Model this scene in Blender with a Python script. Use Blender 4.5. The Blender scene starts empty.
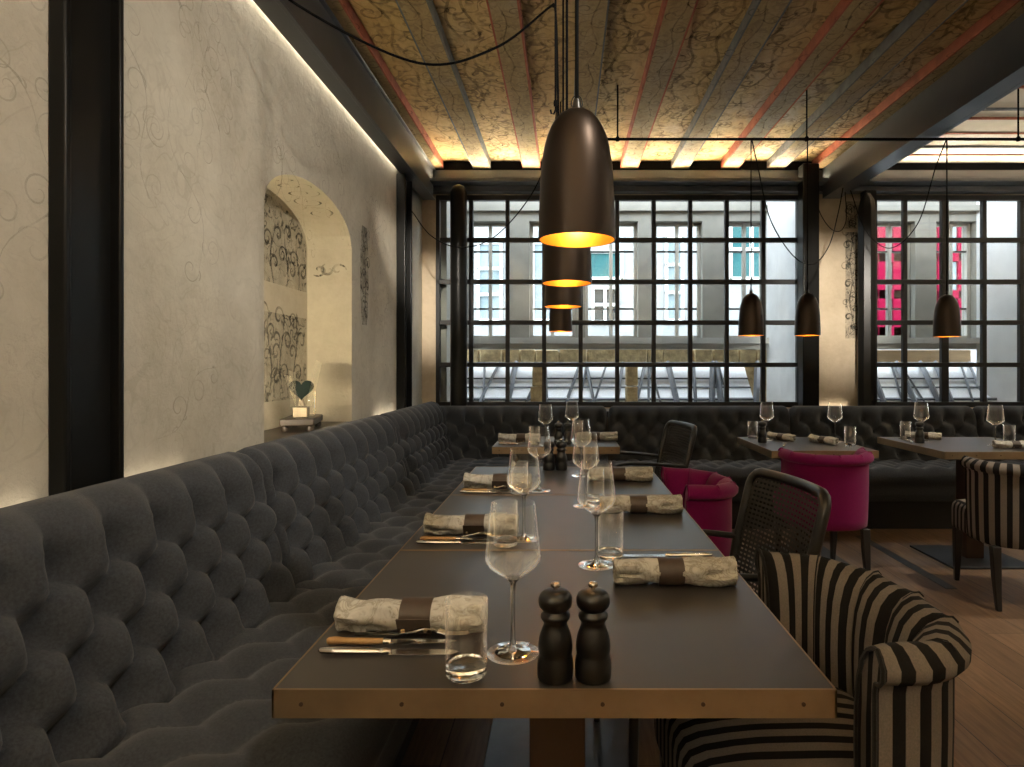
import bpy, bmesh, math, random
from mathutils import Vector, Matrix, noise
PI = math.pi
R = math.radians
random.seed(7)
S = bpy.context.scene
C = S.collection
LERP = lambda a, b, t: a + (b - a) * t

# ------------------------------------------------------------------ materials
def newmat(name):
    m = bpy.data.materials.new(name); m.use_nodes = True
    nt = m.node_tree
    return m, nt, nt.nodes['Principled BSDF']

def P(b, **k):
    for key, v in k.items():
        n = {'col': 'Base Color', 'rough': 'Roughness', 'metal': 'Metallic', 'spec': 'Specular IOR Level', 'trans': 'Transmission Weight',
             'ior': 'IOR', 'coat': 'Coat Weight', 'crough': 'Coat Roughness', 'sheen': 'Sheen Weight', 'srough': 'Sheen Roughness',
             'emc': 'Emission Color', 'ems': 'Emission Strength', 'aniso': 'Anisotropic'}[key]
        if isinstance(v, tuple) and len(v) == 3: v = (*v, 1)
        b.inputs[n].default_value = v

def tex(nt, scale=5, detail=4, rough=.6, dist=0, coord='Object', stretch=None):
    tc = nt.nodes.new('ShaderNodeTexCoord')
    n = nt.nodes.new('ShaderNodeTexNoise')
    n.inputs['Scale'].default_value = scale; n.inputs['Detail'].default_value = detail
    n.inputs['Roughness'].default_value = rough; n.inputs['Distortion'].default_value = dist
    if stretch:
        mp = nt.nodes.new('ShaderNodeMapping'); mp.inputs['Scale'].default_value = stretch
        nt.links.new(tc.outputs[coord], mp.inputs['Vector']); nt.links.new(mp.outputs['Vector'], n.inputs['Vector'])
    else:
        nt.links.new(tc.outputs[coord], n.inputs['Vector'])
    return n

def ramp(nt, src, stops):
    r = nt.nodes.new('ShaderNodeValToRGB')
    e = r.color_ramp.elements
    while len(e) < len(stops): e.new(.5)
    for el, (p, c) in zip(e, stops):
        el.position = p; el.color = (*c, 1)
    nt.links.new(src, r.inputs['Fac'])
    return r

def bump(nt, b, src, strength=.3, dist=.01):
    n = nt.nodes.new('ShaderNodeBump')
    n.inputs['Strength'].default_value = strength; n.inputs['Distance'].default_value = dist
    nt.links.new(src, n.inputs['Height']); nt.links.new(n.outputs['Normal'], b.inputs['Normal'])
    return n

def simple(name, col, rough=.5, metal=0, var=.15, scale=8, bs=0, bscale=60, bd=.002, stretch=None, **k):
    m, nt, b = newmat(name)
    P(b, col=col, rough=rough, metal=metal, **k)
    if var:
        n = tex(nt, scale, 5, stretch=stretch)
        r = ramp(nt, n.outputs['Fac'], [(.3, tuple(c * (1 - var) for c in col)), (.7, tuple(min(1, c * (1 + var)) for c in col))])
        nt.links.new(r.outputs['Color'], b.inputs['Base Color'])
    if bs:
        n2 = tex(nt, bscale, 4, stretch=stretch)
        bump(nt, b, n2.outputs['Fac'], bs, bd)
    return m

M = {}
# plaster
def plaster(name, c1, c2, c3, bs=.6):
    m, nt, b = newmat(name); P(b, rough=.85, spec=.2)
    n = tex(nt, 1.6, 8, .65, .4)
    r = ramp(nt, n.outputs['Fac'], [(.28, c1), (.5, c2), (.72, c3)])
    n3 = tex(nt, 14, 6, .7)
    mx = nt.nodes.new('ShaderNodeMixRGB'); mx.blend_type = 'MULTIPLY'; mx.inputs['Fac'].default_value = .35
    r3 = ramp(nt, n3.outputs['Fac'], [(.3, (.72, .7, .66)), (.65, (1, 1, 1))])
    nt.links.new(r.outputs['Color'], mx.inputs['Color1']); nt.links.new(r3.outputs['Color'], mx.inputs['Color2'])
    nt.links.new(mx.outputs['Color'], b.inputs['Base Color'])
    n2 = tex(nt, 22, 8, .7, .3)
    bump(nt, b, n2.outputs['Fac'], bs, .014)
    return m
M['plaster'] = plaster('wall_plaster', (.44, .40, .32), (.54, .50, .41), (.61, .57, .48))
M['niche_plaster'] = plaster('niche_plaster', (.45, .40, .29), (.55, .49, .36), (.62, .56, .42))
M['pier_plaster'] = plaster('pier_plaster', (.42, .34, .24), (.58, .48, .35), (.66, .57, .43), .5)
def paint(name, col, lo=.42, hi=.62, scale=9, amt=1.0):
    """worn brush paint: opaque where the noise is high"""
    m, nt, b = newmat(name); P(b, col=col, rough=.9, spec=.1)
    n = tex(nt, scale, 5, .65)
    r = ramp(nt, n.outputs['Fac'], [(lo, (.15 * amt,) * 3), (hi, (amt,) * 3)])
    tr = nt.nodes.new('ShaderNodeBsdfTransparent'); mx = nt.nodes.new('ShaderNodeMixShader')
    nt.links.new(r.outputs['Color'], mx.inputs['Fac']); nt.links.new(tr.outputs[0], mx.inputs[1]); nt.links.new(b.outputs[0], mx.inputs[2])
    nt.links.new(mx.outputs[0], nt.nodes['Material Output'].inputs['Surface'])
    return m
M['vine_faint'] = paint('faint_vine_paint', (.20, .17, .12), .38, .70, 7, .30)
M['vine_dark'] = paint('dark_vine_paint', (.11, .10, .075), .3, .6, 12, .62)
M['vine_mid'] = paint('olive_vine_paint', (.16, .13, .06), .3, .6, 9, .8)
M['ceil_vine'] = paint('ceiling_vine_paint', (.08, .055, .028), .34, .6, 7, .42)
M['grey_wash'] = paint('grey_wash_paint', (.22, .20, .17), .3, .7, 14, .55)
M['niche_wash'] = paint('niche_wash_paint', (.28, .26, .20), .35, .7, 9, .42)
def dense_paint(name, base, line, scale, bamt, lamt):
    m, nt, b = newmat(name); P(b, col=base, rough=.9, spec=.1)
    n = tex(nt, 6, 5, .7); r = ramp(nt, n.outputs['Fac'], [(.35, base), (.65, tuple(min(1, c * 1.25) for c in base))]); nt.links.new(r.outputs['Color'], b.inputs['Base Color'])
    c = contour(nt, scale, 1.3, .075); overlay(nt, b, c, line, 1.0)
    n2 = tex(nt, 8, 5, .7); r2 = ramp(nt, n2.outputs['Fac'], [(.36, (bamt * .15,) * 3), (.62, (bamt,) * 3)])
    l = nt.nodes.new('ShaderNodeMath'); l.operation = 'MULTIPLY'; l.inputs[1].default_value = lamt; nt.links.new(c.outputs[0], l.inputs[0])
    mxm = nt.nodes.new('ShaderNodeMath'); mxm.operation = 'MAXIMUM'; nt.links.new(l.outputs[0], mxm.inputs[0]); nt.links.new(r2.outputs['Color'], mxm.inputs[1])
    tr = nt.nodes.new('ShaderNodeBsdfTransparent'); mx = nt.nodes.new('ShaderNodeMixShader')
    nt.links.new(mxm.outputs[0], mx.inputs['Fac']); nt.links.new(tr.outputs[0], mx.inputs[1]); nt.links.new(b.outputs[0], mx.inputs[2])
    nt.links.new(mx.outputs[0], nt.nodes['Material Output'].inputs['Surface'])
    return m
PAINTED = [('grey_wash', 'grey_wash_paint', (.26, .24, .20), (.10, .095, .075), 16, .55, .8), ('niche_wash', 'niche_wash_paint', (.30, .27, .20), (.10, .095, .07), 13, .30, .75)]
# ceiling boards: ochre ageing to grey
def contour(nt, scale, dist, width, stretch=None):
    """thin wandering brush lines: where a soft noise crosses its middle value"""
    n = tex(nt, scale, 1.2, .45, dist, stretch=stretch)
    a = nt.nodes.new('ShaderNodeMath'); a.operation = 'SUBTRACT'; a.inputs[1].default_value = .5
    b = nt.nodes.new('ShaderNodeMath'); b.operation = 'ABSOLUTE'
    c = nt.nodes.new('ShaderNodeMapRange'); c.interpolation_type = 'SMOOTHSTEP'
    c.inputs['From Min'].default_value = width * .35; c.inputs['From Max'].default_value = width; c.inputs['To Min'].default_value = 1; c.inputs['To Max'].default_value = 0
    nt.links.new(n.outputs['Fac'], a.inputs[0]); nt.links.new(a.outputs[0], b.inputs[0]); nt.links.new(b.outputs[0], c.inputs['Value'])
    w_ = tex(nt, scale * .8, 4, .7)
    m_ = nt.nodes.new('ShaderNodeMath'); m_.operation = 'MULTIPLY'
    r_ = ramp(nt, w_.outputs['Fac'], [(.38, (0, 0, 0)), (.58, (1, 1, 1))])
    nt.links.new(c.outputs['Result'], m_.inputs[0]); nt.links.new(r_.outputs['Color'], m_.inputs[1])
    return m_
def overlay(nt, b, fac, col, amt):
    """brush colour laid over whatever drives the base colour"""
    src = b.inputs['Base Color'].links[0].from_socket
    mu = nt.nodes.new('ShaderNodeMath'); mu.operation = 'MULTIPLY'; mu.inputs[1].default_value = amt
    mx = nt.nodes.new('ShaderNodeMixRGB'); mx.inputs['Color2'].default_value = (*col, 1)
    nt.links.new(fac.outputs[0], mu.inputs[0]); nt.links.new(mu.outputs[0], mx.inputs['Fac']); nt.links.new(src, mx.inputs['Color1']); nt.links.new(mx.outputs[0], b.inputs['Base Color'])
def scrolled(m, scale, dist, width, col, amt, stretch=None):
    nt = m.node_tree; overlay(nt, nt.nodes['Principled BSDF'], contour(nt, scale, dist, width, stretch), col, amt); return m
def board(name, c1, c2, c3, grey):
    m, nt, b = newmat(name); P(b, rough=.8, spec=.2)
    n = tex(nt, 1.1, 6, .6, .3, stretch=(1, .5, 1))
    r = ramp(nt, n.outputs['Fac'], [(.34, c1), (.46, c2), (.58, c3), (.7, grey)])
    n3 = tex(nt, 18, 6, .75, .5, stretch=(1, .4, 1))
    r3 = ramp(nt, n3.outputs['Fac'], [(.35, (.6, .55, .48)), (.6, (1, 1, 1))])
    mx = nt.nodes.new('ShaderNodeMixRGB'); mx.blend_type = 'MULTIPLY'; mx.inputs['Fac'].default_value = .55
    nt.links.new(r.outputs['Color'], mx.inputs['Color1']); nt.links.new(r3.outputs['Color'], mx.inputs['Color2'])
    nt.links.new(mx.outputs['Color'], b.inputs['Base Color'])
    n2 = tex(nt, 30, 5, .7, stretch=(1, .2, 1)); bump(nt, b, n2.outputs['Fac'], .3, .004)
    return m
M['ceil'] = board('painted_ceiling_boards', (.50, .33, .125), (.58, .41, .18), (.56, .43, .24), (.46, .42, .36))
M['joist'] = board('painted_joist', (.34, .235, .105), (.37, .275, .14), (.34, .275, .18), (.28, .265, .235))
scrolled(M['ceil'], 7, 1.6, .07, (.09, .06, .03), .62); scrolled(M['joist'], 10, 1.5, .06, (.12, .09, .05), .4)
scrolled(M['plaster'], 5.5, 2.0, .035, (.20, .17, .12), .15); scrolled(M['plaster'], 9, 1.6, .03, (.22, .19, .14), .10)
for k_, *a_ in PAINTED: M[k_] = dense_paint(*a_)
M['red_paint'] = simple('red_joist_paint', (.32, .085, .04), .8, var=.35, scale=9)
M['grey_paint'] = simple('grey_joist_paint', (.12, .125, .125), .8, var=.35, scale=9)
M['cream_boards'] = simple('cream_ceiling', (.62, .54, .40), .8, var=.12, scale=3, bs=.2, bscale=20)
M['steel'] = simple('dark_painted_steel', (.085, .092, .102), .33, .4, .12, 3, .08, 12, .004, spec=.8)
M['black_steel'] = simple('black_gloss_steel', (.008, .008, .0075), .32, 0, .1, 4, .05, 9, .003, spec=.16)
M['bar'] = simple('black_window_bar', (.010, .010, .011), .45, 0, .15, 9)
M['cable'] = simple('black_cable', (.004, .004, .004), .85, var=0, spec=.1)
def fabric(name, col, rough=.95, var=.25, ws=900, bs=.35):
    m, nt, b = newmat(name); P(b, rough=rough, spec=.15, sheen=.12, srough=.5)
    n = tex(nt, 160, 3, .7)
    r = ramp(nt, n.outputs['Fac'], [(.32, tuple(c * (1 - var) for c in col)), (.68, tuple(c * (1 + var) for c in col))])
    nt.links.new(r.outputs['Color'], b.inputs['Base Color'])
    n2 = tex(nt, ws, 2); bump(nt, b, n2.outputs['Fac'], bs, .0015)
    return m
M['sofa'] = fabric('charcoal_wool', (.041, .045, .052), var=.28)
M['sofa_base'] = simple('sofa_plinth', (.008, .008, .008), .6, var=0)
M['magenta'] = fabric('magenta_velvet', (.17, .002, .072), .8, .12, 700, .15)
def stripes():
    m, nt, b = newmat('striped_fabric'); P(b, rough=.9, spec=.15)
    uv = nt.nodes.new('ShaderNodeUVMap'); uv.uv_map = 'UVMap'
    sp = nt.nodes.new('ShaderNodeSeparateXYZ'); nt.links.new(uv.outputs['UV'], sp.inputs[0])
    a = nt.nodes.new('ShaderNodeMath'); a.operation = 'DIVIDE'; a.inputs[1].default_value = .044
    f = nt.nodes.new('ShaderNodeMath'); f.operation = 'FRACT'
    nt.links.new(sp.outputs['X'], a.inputs[0]); nt.links.new(a.outputs[0], f.inputs[0])
    r = ramp(nt, f.outputs[0], [(0, (.012, .011, .011)), (.46, (.012, .011, .011)), (.47, (.20, .172, .148)), (.97, (.20, .172, .148))])
    e = r.color_ramp.elements.new(1.0); e.color = (.012, .011, .011, 1)
    n = tex(nt, 300, 3)
    r2 = ramp(nt, n.outputs['Fac'], [(.3, (.75, .75, .75)), (.7, (1, 1, 1))])
    mx = nt.nodes.new('ShaderNodeMixRGB'); mx.blend_type = 'MULTIPLY'; mx.inputs['Fac'].default_value = 1
    nt.links.new(r.outputs['Color'], mx.inputs['Color1']); nt.links.new(r2.outputs['Color'], mx.inputs['Color2'])
    nt.links.new(mx.outputs['Color'], b.inputs['Base Color'])
    n2 = tex(nt, 800, 2); bump(nt, b, n2.outputs['Fac'], .2, .001)
    return m
M['stripes'] = stripes()
M['piping'] = fabric('black_piping', (.014, .013, .013))
M['dark_wood'] = simple('black_stained_wood', (.012, .010, .009), .4, var=.3, scale=20, stretch=(1, 1, .1))
M['table_top'] = simple('brown_table_top', (.036, .032, .030), .34, 0, .10, 5, .05, 240, .0006, spec=.5)
M['brass'] = simple('aged_brass_edge', (.33, .235, .14), .45, .75, .22, 6, .06, 40, .001)
M['brass_line'] = simple('brass_joint', (.45, .33, .19), .35, .8, .1, 9)
M['column'] = simple('brown_table_column', (.075, .042, .024), .45, .2, .15, 4)
M['plate'] = simple('steel_floor_plate', (.14, .145, .15), .34, .6, .15, 9, .1, 30, .001)
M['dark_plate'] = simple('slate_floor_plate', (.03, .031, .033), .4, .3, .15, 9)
def floor_mat():
    m, nt, b = newmat('oak_floor'); P(b, rough=.42, spec=.4)
    tc = nt.nodes.new('ShaderNodeTexCoord'); mp = nt.nodes.new('ShaderNodeMapping')
    mp.inputs['Rotation'].default_value = (0, 0, R(90))
    nt.links.new(tc.outputs['Object'], mp.inputs['Vector'])
    br = nt.nodes.new('ShaderNodeTexBrick'); br.inputs['Scale'].default_value = 1
    br.inputs['Brick Width'].default_value = 1.9; br.inputs['Row Height'].default_value = .19
    br.inputs['Mortar Size'].default_value = .002; br.inputs['Color1'].default_value = (.215, .135, .078, 1)
    br.inputs['Color2'].default_value = (.145, .090, .053, 1); br.inputs['Mortar'].default_value = (.02, .013, .01, 1)
    nt.links.new(mp.outputs[0], br.inputs['Vector'])
    n = tex(nt, 9, 7, .65, .8, stretch=(6, .45, 1))
    r = ramp(nt, n.outputs['Fac'], [(.3, (.55, .5, .47)), (.65, (1.1, 1.08, 1.05))])
    mx = nt.nodes.new('ShaderNodeMixRGB'); mx.blend_type = 'MULTIPLY'; mx.inputs['Fac'].default_value = 1
    nt.links.new(br.outputs['Color'], mx.inputs['Color1']); nt.links.new(r.outputs['Color'], mx.inputs['Color2'])
    nt.links.new(mx.outputs['Color'], b.inputs['Base Color'])
    bump(nt, b, n.outputs['Fac'], .12, .003)
    return m
M['floor'] = floor_mat()
M['bronze'] = simple('dark_bronze_shade', (.036, .026, .020), .40, .85, .2, 5, .04, 25, .001, stretch=(1, 1, .2))
M['gold'] = simple('gold_shade_inside', (.85, .50, .12), .32, .9, .06, 6)
def emis(name, col, s):
    m, nt, b = newmat(name); P(b, col=(.8, .8, .8), emc=col, ems=s); return m
M['bulb'] = emis('lit_bulb', (1, .66, .28), 9)
def glass(name, tint=(1, 1, 1), rough=0.0, ior=1.46):
    m, nt, b = newmat(name); P(b, col=tint, rough=rough, trans=1.0, ior=ior); return m
M['glass'] = glass('clear_glass', (.97, .98, .98))
def thin_glass(name, gloss=.06, tint=(.93, .95, .95), edge=1.0, pwr=3.2, rim=.3):
    m, nt, b = newmat(name)
    lw = nt.nodes.new('ShaderNodeLayerWeight'); lw.inputs['Blend'].default_value = .5
    tr = nt.nodes.new('ShaderNodeBsdfTransparent')
    rt = ramp(nt, lw.outputs['Facing'], [(0, tint), (.72, tuple(c * .985 for c in tint)), (1, tuple(c * (1 - rim) for c in tint))]); nt.links.new(rt.outputs['Color'], tr.inputs['Color'])
    pw = nt.nodes.new('ShaderNodeMath'); pw.operation = 'POWER'; pw.inputs[1].default_value = pwr
    mu = nt.nodes.new('ShaderNodeMath'); mu.operation = 'MULTIPLY_ADD'; mu.inputs[1].default_value = edge; mu.inputs[2].default_value = gloss
    nt.links.new(lw.outputs['Facing'], pw.inputs[0]); nt.links.new(pw.outputs[0], mu.inputs[0])
    gl = nt.nodes.new('ShaderNodeBsdfGlossy'); gl.inputs['Roughness'].default_value = .03; nt.links.new(mu.outputs[0], gl.inputs['Color'])
    ad = nt.nodes.new('ShaderNodeAddShader'); nt.links.new(tr.outputs[0], ad.inputs[0]); nt.links.new(gl.outputs[0], ad.inputs[1])
    nt.links.new(ad.outputs[0], nt.nodes['Material Output'].inputs['Surface'])
    return m
M['pane'] = thin_glass('window_pane_glass', .03, edge=.7)
M['thin'] = thin_glass('thin_drinking_glass', .05, (.985, .985, .98), .9, 2.2, .55)
M['ornament_glass'] = thin_glass('ornament_glass', .25, (.95, .96, .96), 1.0, 1.5, .5)
M['silver'] = simple('polished_steel', (.72, .69, .64), .2, 1, .06, 9)
M['blade'] = simple('knife_blade', (.62, .60, .58), .22, 1, .06, 9)
M['olive_wood'] = simple('light_knife_wood', (.42, .24, .09), .45, 0, .25, 40, stretch=(.2, 1, 1))
M['mill'] = simple('black_lacquered_mill', (.006, .0055, .005), .36, 0, .1, 9, coat=.15)
M['mill_metal'] = simple('mill_knob_steel', (.55, .5, .42), .25, 1, .05, 9)
M['leather'] = simple('brown_leather', (.060, .040, .028), .5, 0, .25, 30, .3, 220, .001)
def napkin_mat():
    m, nt, b = newmat('printed_linen'); P(b, rough=.9, spec=.1)
    n = tex(nt, 26, 4, .6, 1.6)
    r = ramp(nt, n.outputs['Fac'], [(.38, (.52, .505, .46)), (.47, (.46, .445, .40)), (.53, (.30, .28, .235)), (.60, (.50, .48, .42))])
    nt.links.new(r.outputs['Color'], b.inputs['Base Color'])
    n2 = tex(nt, 400, 2); bump(nt, b, n2.outputs['Fac'], .25, .001)
    return m
M['napkin'] = napkin_mat()
M['woven'] = None
def woven():
    m, nt, b = newmat('black_woven_rattan'); P(b, col=(.035, .033, .031), rough=.45)
    uv = nt.nodes.new('ShaderNodeUVMap'); uv.uv_map = 'UVMap'
    sp = nt.nodes.new('ShaderNodeSeparateXYZ'); nt.links.new(uv.outputs['UV'], sp.inputs[0])
    def fr(axis, period, duty):
        a = nt.nodes.new('ShaderNodeMath'); a.operation = 'DIVIDE'; a.inputs[1].default_value = period
        f = nt.nodes.new('ShaderNodeMath'); f.operation = 'FRACT'
        g = nt.nodes.new('ShaderNodeMath'); g.operation = 'LESS_THAN'; g.inputs[1].default_value = duty
        nt.links.new(sp.outputs[axis], a.inputs[0]); nt.links.new(a.outputs[0], f.inputs[0]); nt.links.new(f.outputs[0], g.inputs[0])
        return g, f
    gx, fx = fr('X', .020, .42); gy, fy = fr('Y', .0150, .60)
    mxm = nt.nodes.new('ShaderNodeMath'); mxm.operation = 'MAXIMUM'
    nt.links.new(gx.outputs[0], mxm.inputs[0]); nt.links.new(gy.outputs[0], mxm.inputs[1])
    tr = nt.nodes.new('ShaderNodeBsdfTransparent'); mx = nt.nodes.new('ShaderNodeMixShader')
    nt.links.new(mxm.outputs[0], mx.inputs['Fac']); nt.links.new(tr.outputs[0], mx.inputs[1]); nt.links.new(b.outputs[0], mx.inputs[2])
    nt.links.new(mx.outputs[0], nt.nodes['Material Output'].inputs['Surface'])
    bump(nt, b, fy.outputs[0], .8, .004)
    return m
M['woven'] = woven()
M['chair_black'] = simple('black_chair_frame', (.012, .012, .012), .32, var=.1, scale=12, spec=.6)
M['chair_cushion'] = simple('black_chair_cushion', (.016, .016, .017), .6, var=.2, scale=30)
M['tray_wood'] = simple('dark_tray_wood', (.035, .026, .020), .4, 0, .3, 14, stretch=(.3, 1, 1))
M['box_wood'] = simple('pale_box_wood', (.34, .27, .17), .5, 0, .2, 25)
M['heart'] = simple('dark_green_stone', (.004, .011, .009), .25, 0, .4, 30)
M['alu'] = simple('led_profile', (.35, .33, .3), .4, .8, .05, 5)
M['led'] = emis('led_warm', (1, .74, .40), 1)
# outside
M['white_wall'] = simple('white_render', (.24, .245, .25), .8, var=.06, scale=2)
M['cream_wall'] = simple('cream_stone_pier', (.24, .232, .205), .8, var=.12, scale=4, bs=.2, bscale=30)
M['sill_grey'] = simple('grey_stone_sill', (.42, .42, .40), .7, var=.1, scale=6)
M['tan_stone'] = simple('tan_rubble_stone', (.42, .32, .17), .85, var=.4, scale=16, bs=.6, bscale=26, bd=.02)
M['teal'] = simple('teal_window_panel', (.030, .095, .10), .9, var=.15, scale=2, spec=.02)
M['red_frame'] = simple('crimson_window_frame', (.15, .004, .022), .9, var=.1, scale=4, spec=.02)
M['dark_pane'] = simple('dark_outside_window', (.03, .033, .036), .8, var=.3, scale=2, spec=.03)
M['pale_pane'] = simple('pale_outside_window', (.17, .21, .225), .8, var=.2, scale=2, spec=.03)
M['white_frame'] = simple('white_window_frame', (.75, .75, .73), .5, var=.05)
M['grey_metal'] = simple('grey_roof_bar', (.085, .09, .10), .4, .5, .15, 6)
M['white_panel'] = simple('frosted_roof_glass', (.80, .82, .85), .25, var=.12, scale=5)
M['brown_plank'] = simple('weathered_plank', (.40, .27, .14), .7, var=.25, scale=10, stretch=(.2, 1, 1))
M['ground'] = simple('courtyard_ground', (.35, .34, .33), .9, var=.15, scale=3)
M['casement'] = simple('old_casement_paint', (.40, .38, .34), .5, var=.1, scale=8)

# ------------------------------------------------------------------ mesh builder
class MB:
    def __init__(self):
        self.v = []; self.f = []; self.m = []; self.uv = {}
    def add(self, verts, faces, mi=0, uvs=None):
        o = len(self.v); self.v += [tuple(p) for p in verts]
        for k, f in enumerate(faces):
            if uvs: self.uv[len(self.f)] = uvs[k]
            self.f.append(tuple(i + o for i in f)); self.m.append(mi)
        return self
    def box(self, x0, x1, y0, y1, z0, z1, mi=0, mat=None):
        p = [Vector((x, y, z)) for z in (z0, z1) for y in (y0, y1) for x in (x0, x1)]
        if mat: p = [mat @ q for q in p]
        return self.add(p, [(0, 2, 3, 1), (4, 5, 7, 6), (0, 1, 5, 4), (2, 6, 7, 3), (0, 4, 6, 2), (1, 3, 7, 5)], mi)
    def quad(self, a, b, c, d, mi=0):
        return self.add([a, b, c, d], [(0, 1, 2, 3)], mi)
    def lathe(self, prof, n=32, mi=0, loc=(0, 0, 0), close=False):
        v = []; f = []; m = len(prof)
        for i in range(n):
            a = 2 * PI * i / n
            for r, z in prof:
                v.append((loc[0] + r * math.cos(a), loc[1] + r * math.sin(a), loc[2] + z))
        for i in range(n):
            j = (i + 1) % n
            for k in range(m - 1 + (1 if close else 0)):
                k2 = (k + 1) % m
                f.append((i * m + k, j * m + k, j * m + k2, i * m + k2))
        return self.add(v, f, mi)
    def tube(self, pts, r, n=8, mi=0, closed=False, caps=True, flat=None):
        pts = [Vector(p) for p in pts]; L = len(pts)
        rr = r if isinstance(r, (list, tuple)) else [r] * L
        v = []; f = []
        T = []
        for i in range(L):
            if closed: t = pts[(i + 1) % L] - pts[i - 1]
            else: t = pts[min(i + 1, L - 1)] - pts[max(i - 1, 0)]
            T.append(t.normalized() if t.length > 1e-9 else Vector((0, 0, 1)))
        up = Vector((0, 0, 1)) if abs(T[0].z) < .9 else Vector((1, 0, 0))
        N = (up - T[0] * up.dot(T[0])).normalized()
        for i in range(L):
            N = (N - T[i] * N.dot(T[i]))
            N = N.normalized() if N.length > 1e-6 else T[i].orthogonal().normalized()
            B = T[i].cross(N)
            for k in range(n):
                a = 2 * PI * k / n
                w = flat if flat else 1
                v.append(pts[i] + N * math.cos(a) * rr[i] * w + B * math.sin(a) * rr[i])
        for i in range(L if closed else L - 1):
            j = (i + 1) % L
            for k in range(n):
                k2 = (k + 1) % n
                f.append((i * n + k, i * n + k2, j * n + k2, j * n + k))
        if caps and not closed:
            f.append(tuple(range(n - 1, -1, -1))); f.append(tuple((L - 1) * n + k for k in range(n)))
        return self.add(v, f, mi)
    def prism(self, poly, z0, z1, mi=0, mat=None):
        n = len(poly)
        p = [Vector((x, y, z0)) for x, y in poly] + [Vector((x, y, z1)) for x, y in poly]
        if mat: p = [mat @ q for q in p]
        f = [tuple(range(n - 1, -1, -1)), tuple(range(n, 2 * n))] + [(i, (i + 1) % n, n + (i + 1) % n, n + i) for i in range(n)]
        return self.add(p, f, mi)
    def ribbon(self, pts, w, nrm, mi=0):
        """flat brush stroke lying in the plane with normal nrm"""
        pts = [Vector(p) for p in pts]; L = len(pts); v = []; f = []
        ww = w if isinstance(w, (list, tuple)) else [w * math.sin(PI * (.12 + .83 * i / (L - 1))) for i in range(L)]
        for i in range(L):
            t = (pts[min(i + 1, L - 1)] - pts[max(i - 1, 0)]).normalized()
            s = t.cross(nrm).normalized() * ww[i] * .5
            v += [pts[i] - s, pts[i] + s]
        for i in range(L - 1): f.append((2 * i, 2 * i + 1, 2 * i + 3, 2 * i + 2))
        return self.add(v, f, mi)
    def build(self, name, mats, parent=None, smooth=True, bevel=0, seg=2, angle=38, normals=True):
        me = bpy.data.meshes.new(name)
        me.from_pydata(self.v, [], self.f)
        ms = mats if isinstance(mats, (list, tuple)) else [mats]
        for m in ms: me.materials.append(m)
        me.polygons.foreach_set('material_index', self.m)
        if self.uv:
            ul = me.uv_layers.new(name='UVMap')
            for pi, us in self.uv.items():
                for li, u in zip(me.polygons[pi].loop_indices, us): ul.data[li].uv = u
        if normals:
            bm = bmesh.new(); bm.from_mesh(me); bmesh.ops.recalc_face_normals(bm, faces=bm.faces[:]); bm.to_mesh(me); bm.free()
        if smooth:
            me.polygons.foreach_set('use_smooth', [True] * len(me.polygons))
            me.set_sharp_from_angle(angle=R(angle))
        me.update()
        o = bpy.data.objects.new(name, me); C.objects.link(o)
        if bevel:
            b = o.modifiers.new('Bevel', 'BEVEL'); b.width = bevel; b.segments = seg; b.limit_method = 'ANGLE'; b.angle_limit = R(40)
        if parent: o.parent = parent
        return o

def thing(name, label, cat, loc=(0, 0, 0), rotz=0, group=None):
    o = bpy.data.objects.new(name, None); C.objects.link(o); o.empty_display_size = .05
    o.location = loc; o.rotation_euler = (0, 0, rotz)
    return tag(o, label, cat, group)
def tag(o, label, cat, group=None, kind=None):
    o['label'] = label; o['category'] = cat
    if group: o['group'] = group
    if kind: o['kind'] = kind
    return o
def struct(o, label=None):
    o['kind'] = 'structure'
    if label: o['label'] = label
    return o
KIDS = {}
def dup(root, loc, rotz, label=None, group=None, scale=None):
    r = root.copy(); C.objects.link(r); r.location = loc; r.rotation_euler = (0, 0, rotz)
    if label: r['label'] = label
    if group: r['group'] = group
    if scale: r.scale = (scale,) * 3
    def rec(src, dst):
        for ch in [o for o in C.objects if o.parent == src]:
            c = ch.copy(); C.objects.link(c); c.parent = dst
            rec(ch, c)
    rec(root, r)
    return r
def arc(cx, cy, r, a0, a1, n):
    return [(cx + r * math.cos(LERP(a0, a1, i / n)), cy + r * math.sin(LERP(a0, a1, i / n))) for i in range(n + 1)]
def smooth_path(pts, n=10):
    """Catmull-Rom through pts"""
    P_ = [Vector(p) for p in pts]; P_ = [P_[0] * 2 - P_[1]] + P_ + [P_[-1] * 2 - P_[-2]]
    out = []
    for i in range(1, len(P_) - 2):
        a, b, c, d = P_[i - 1:i + 3]
        for k in range(n):
            t = k / n
            out.append(.5 * ((2 * b) + (c - a) * t + (2 * a - 5 * b + 4 * c - d) * t * t + (3 * b - a - 3 * c + d) * t ** 3))
    out.append(P_[-2]); return out

# ------------------------------------------------------------------ room numbers (metres; camera at the origin, looking along +Y)
EYE = 1.20
XL = -1.313                 # left wall
YW = 5.75                   # window wall, inner face
ZC = 3.06                   # ceiling boards
XR, YB = 6.2, -2.6          # right and rear walls
TT = .72                    # table height

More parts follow.
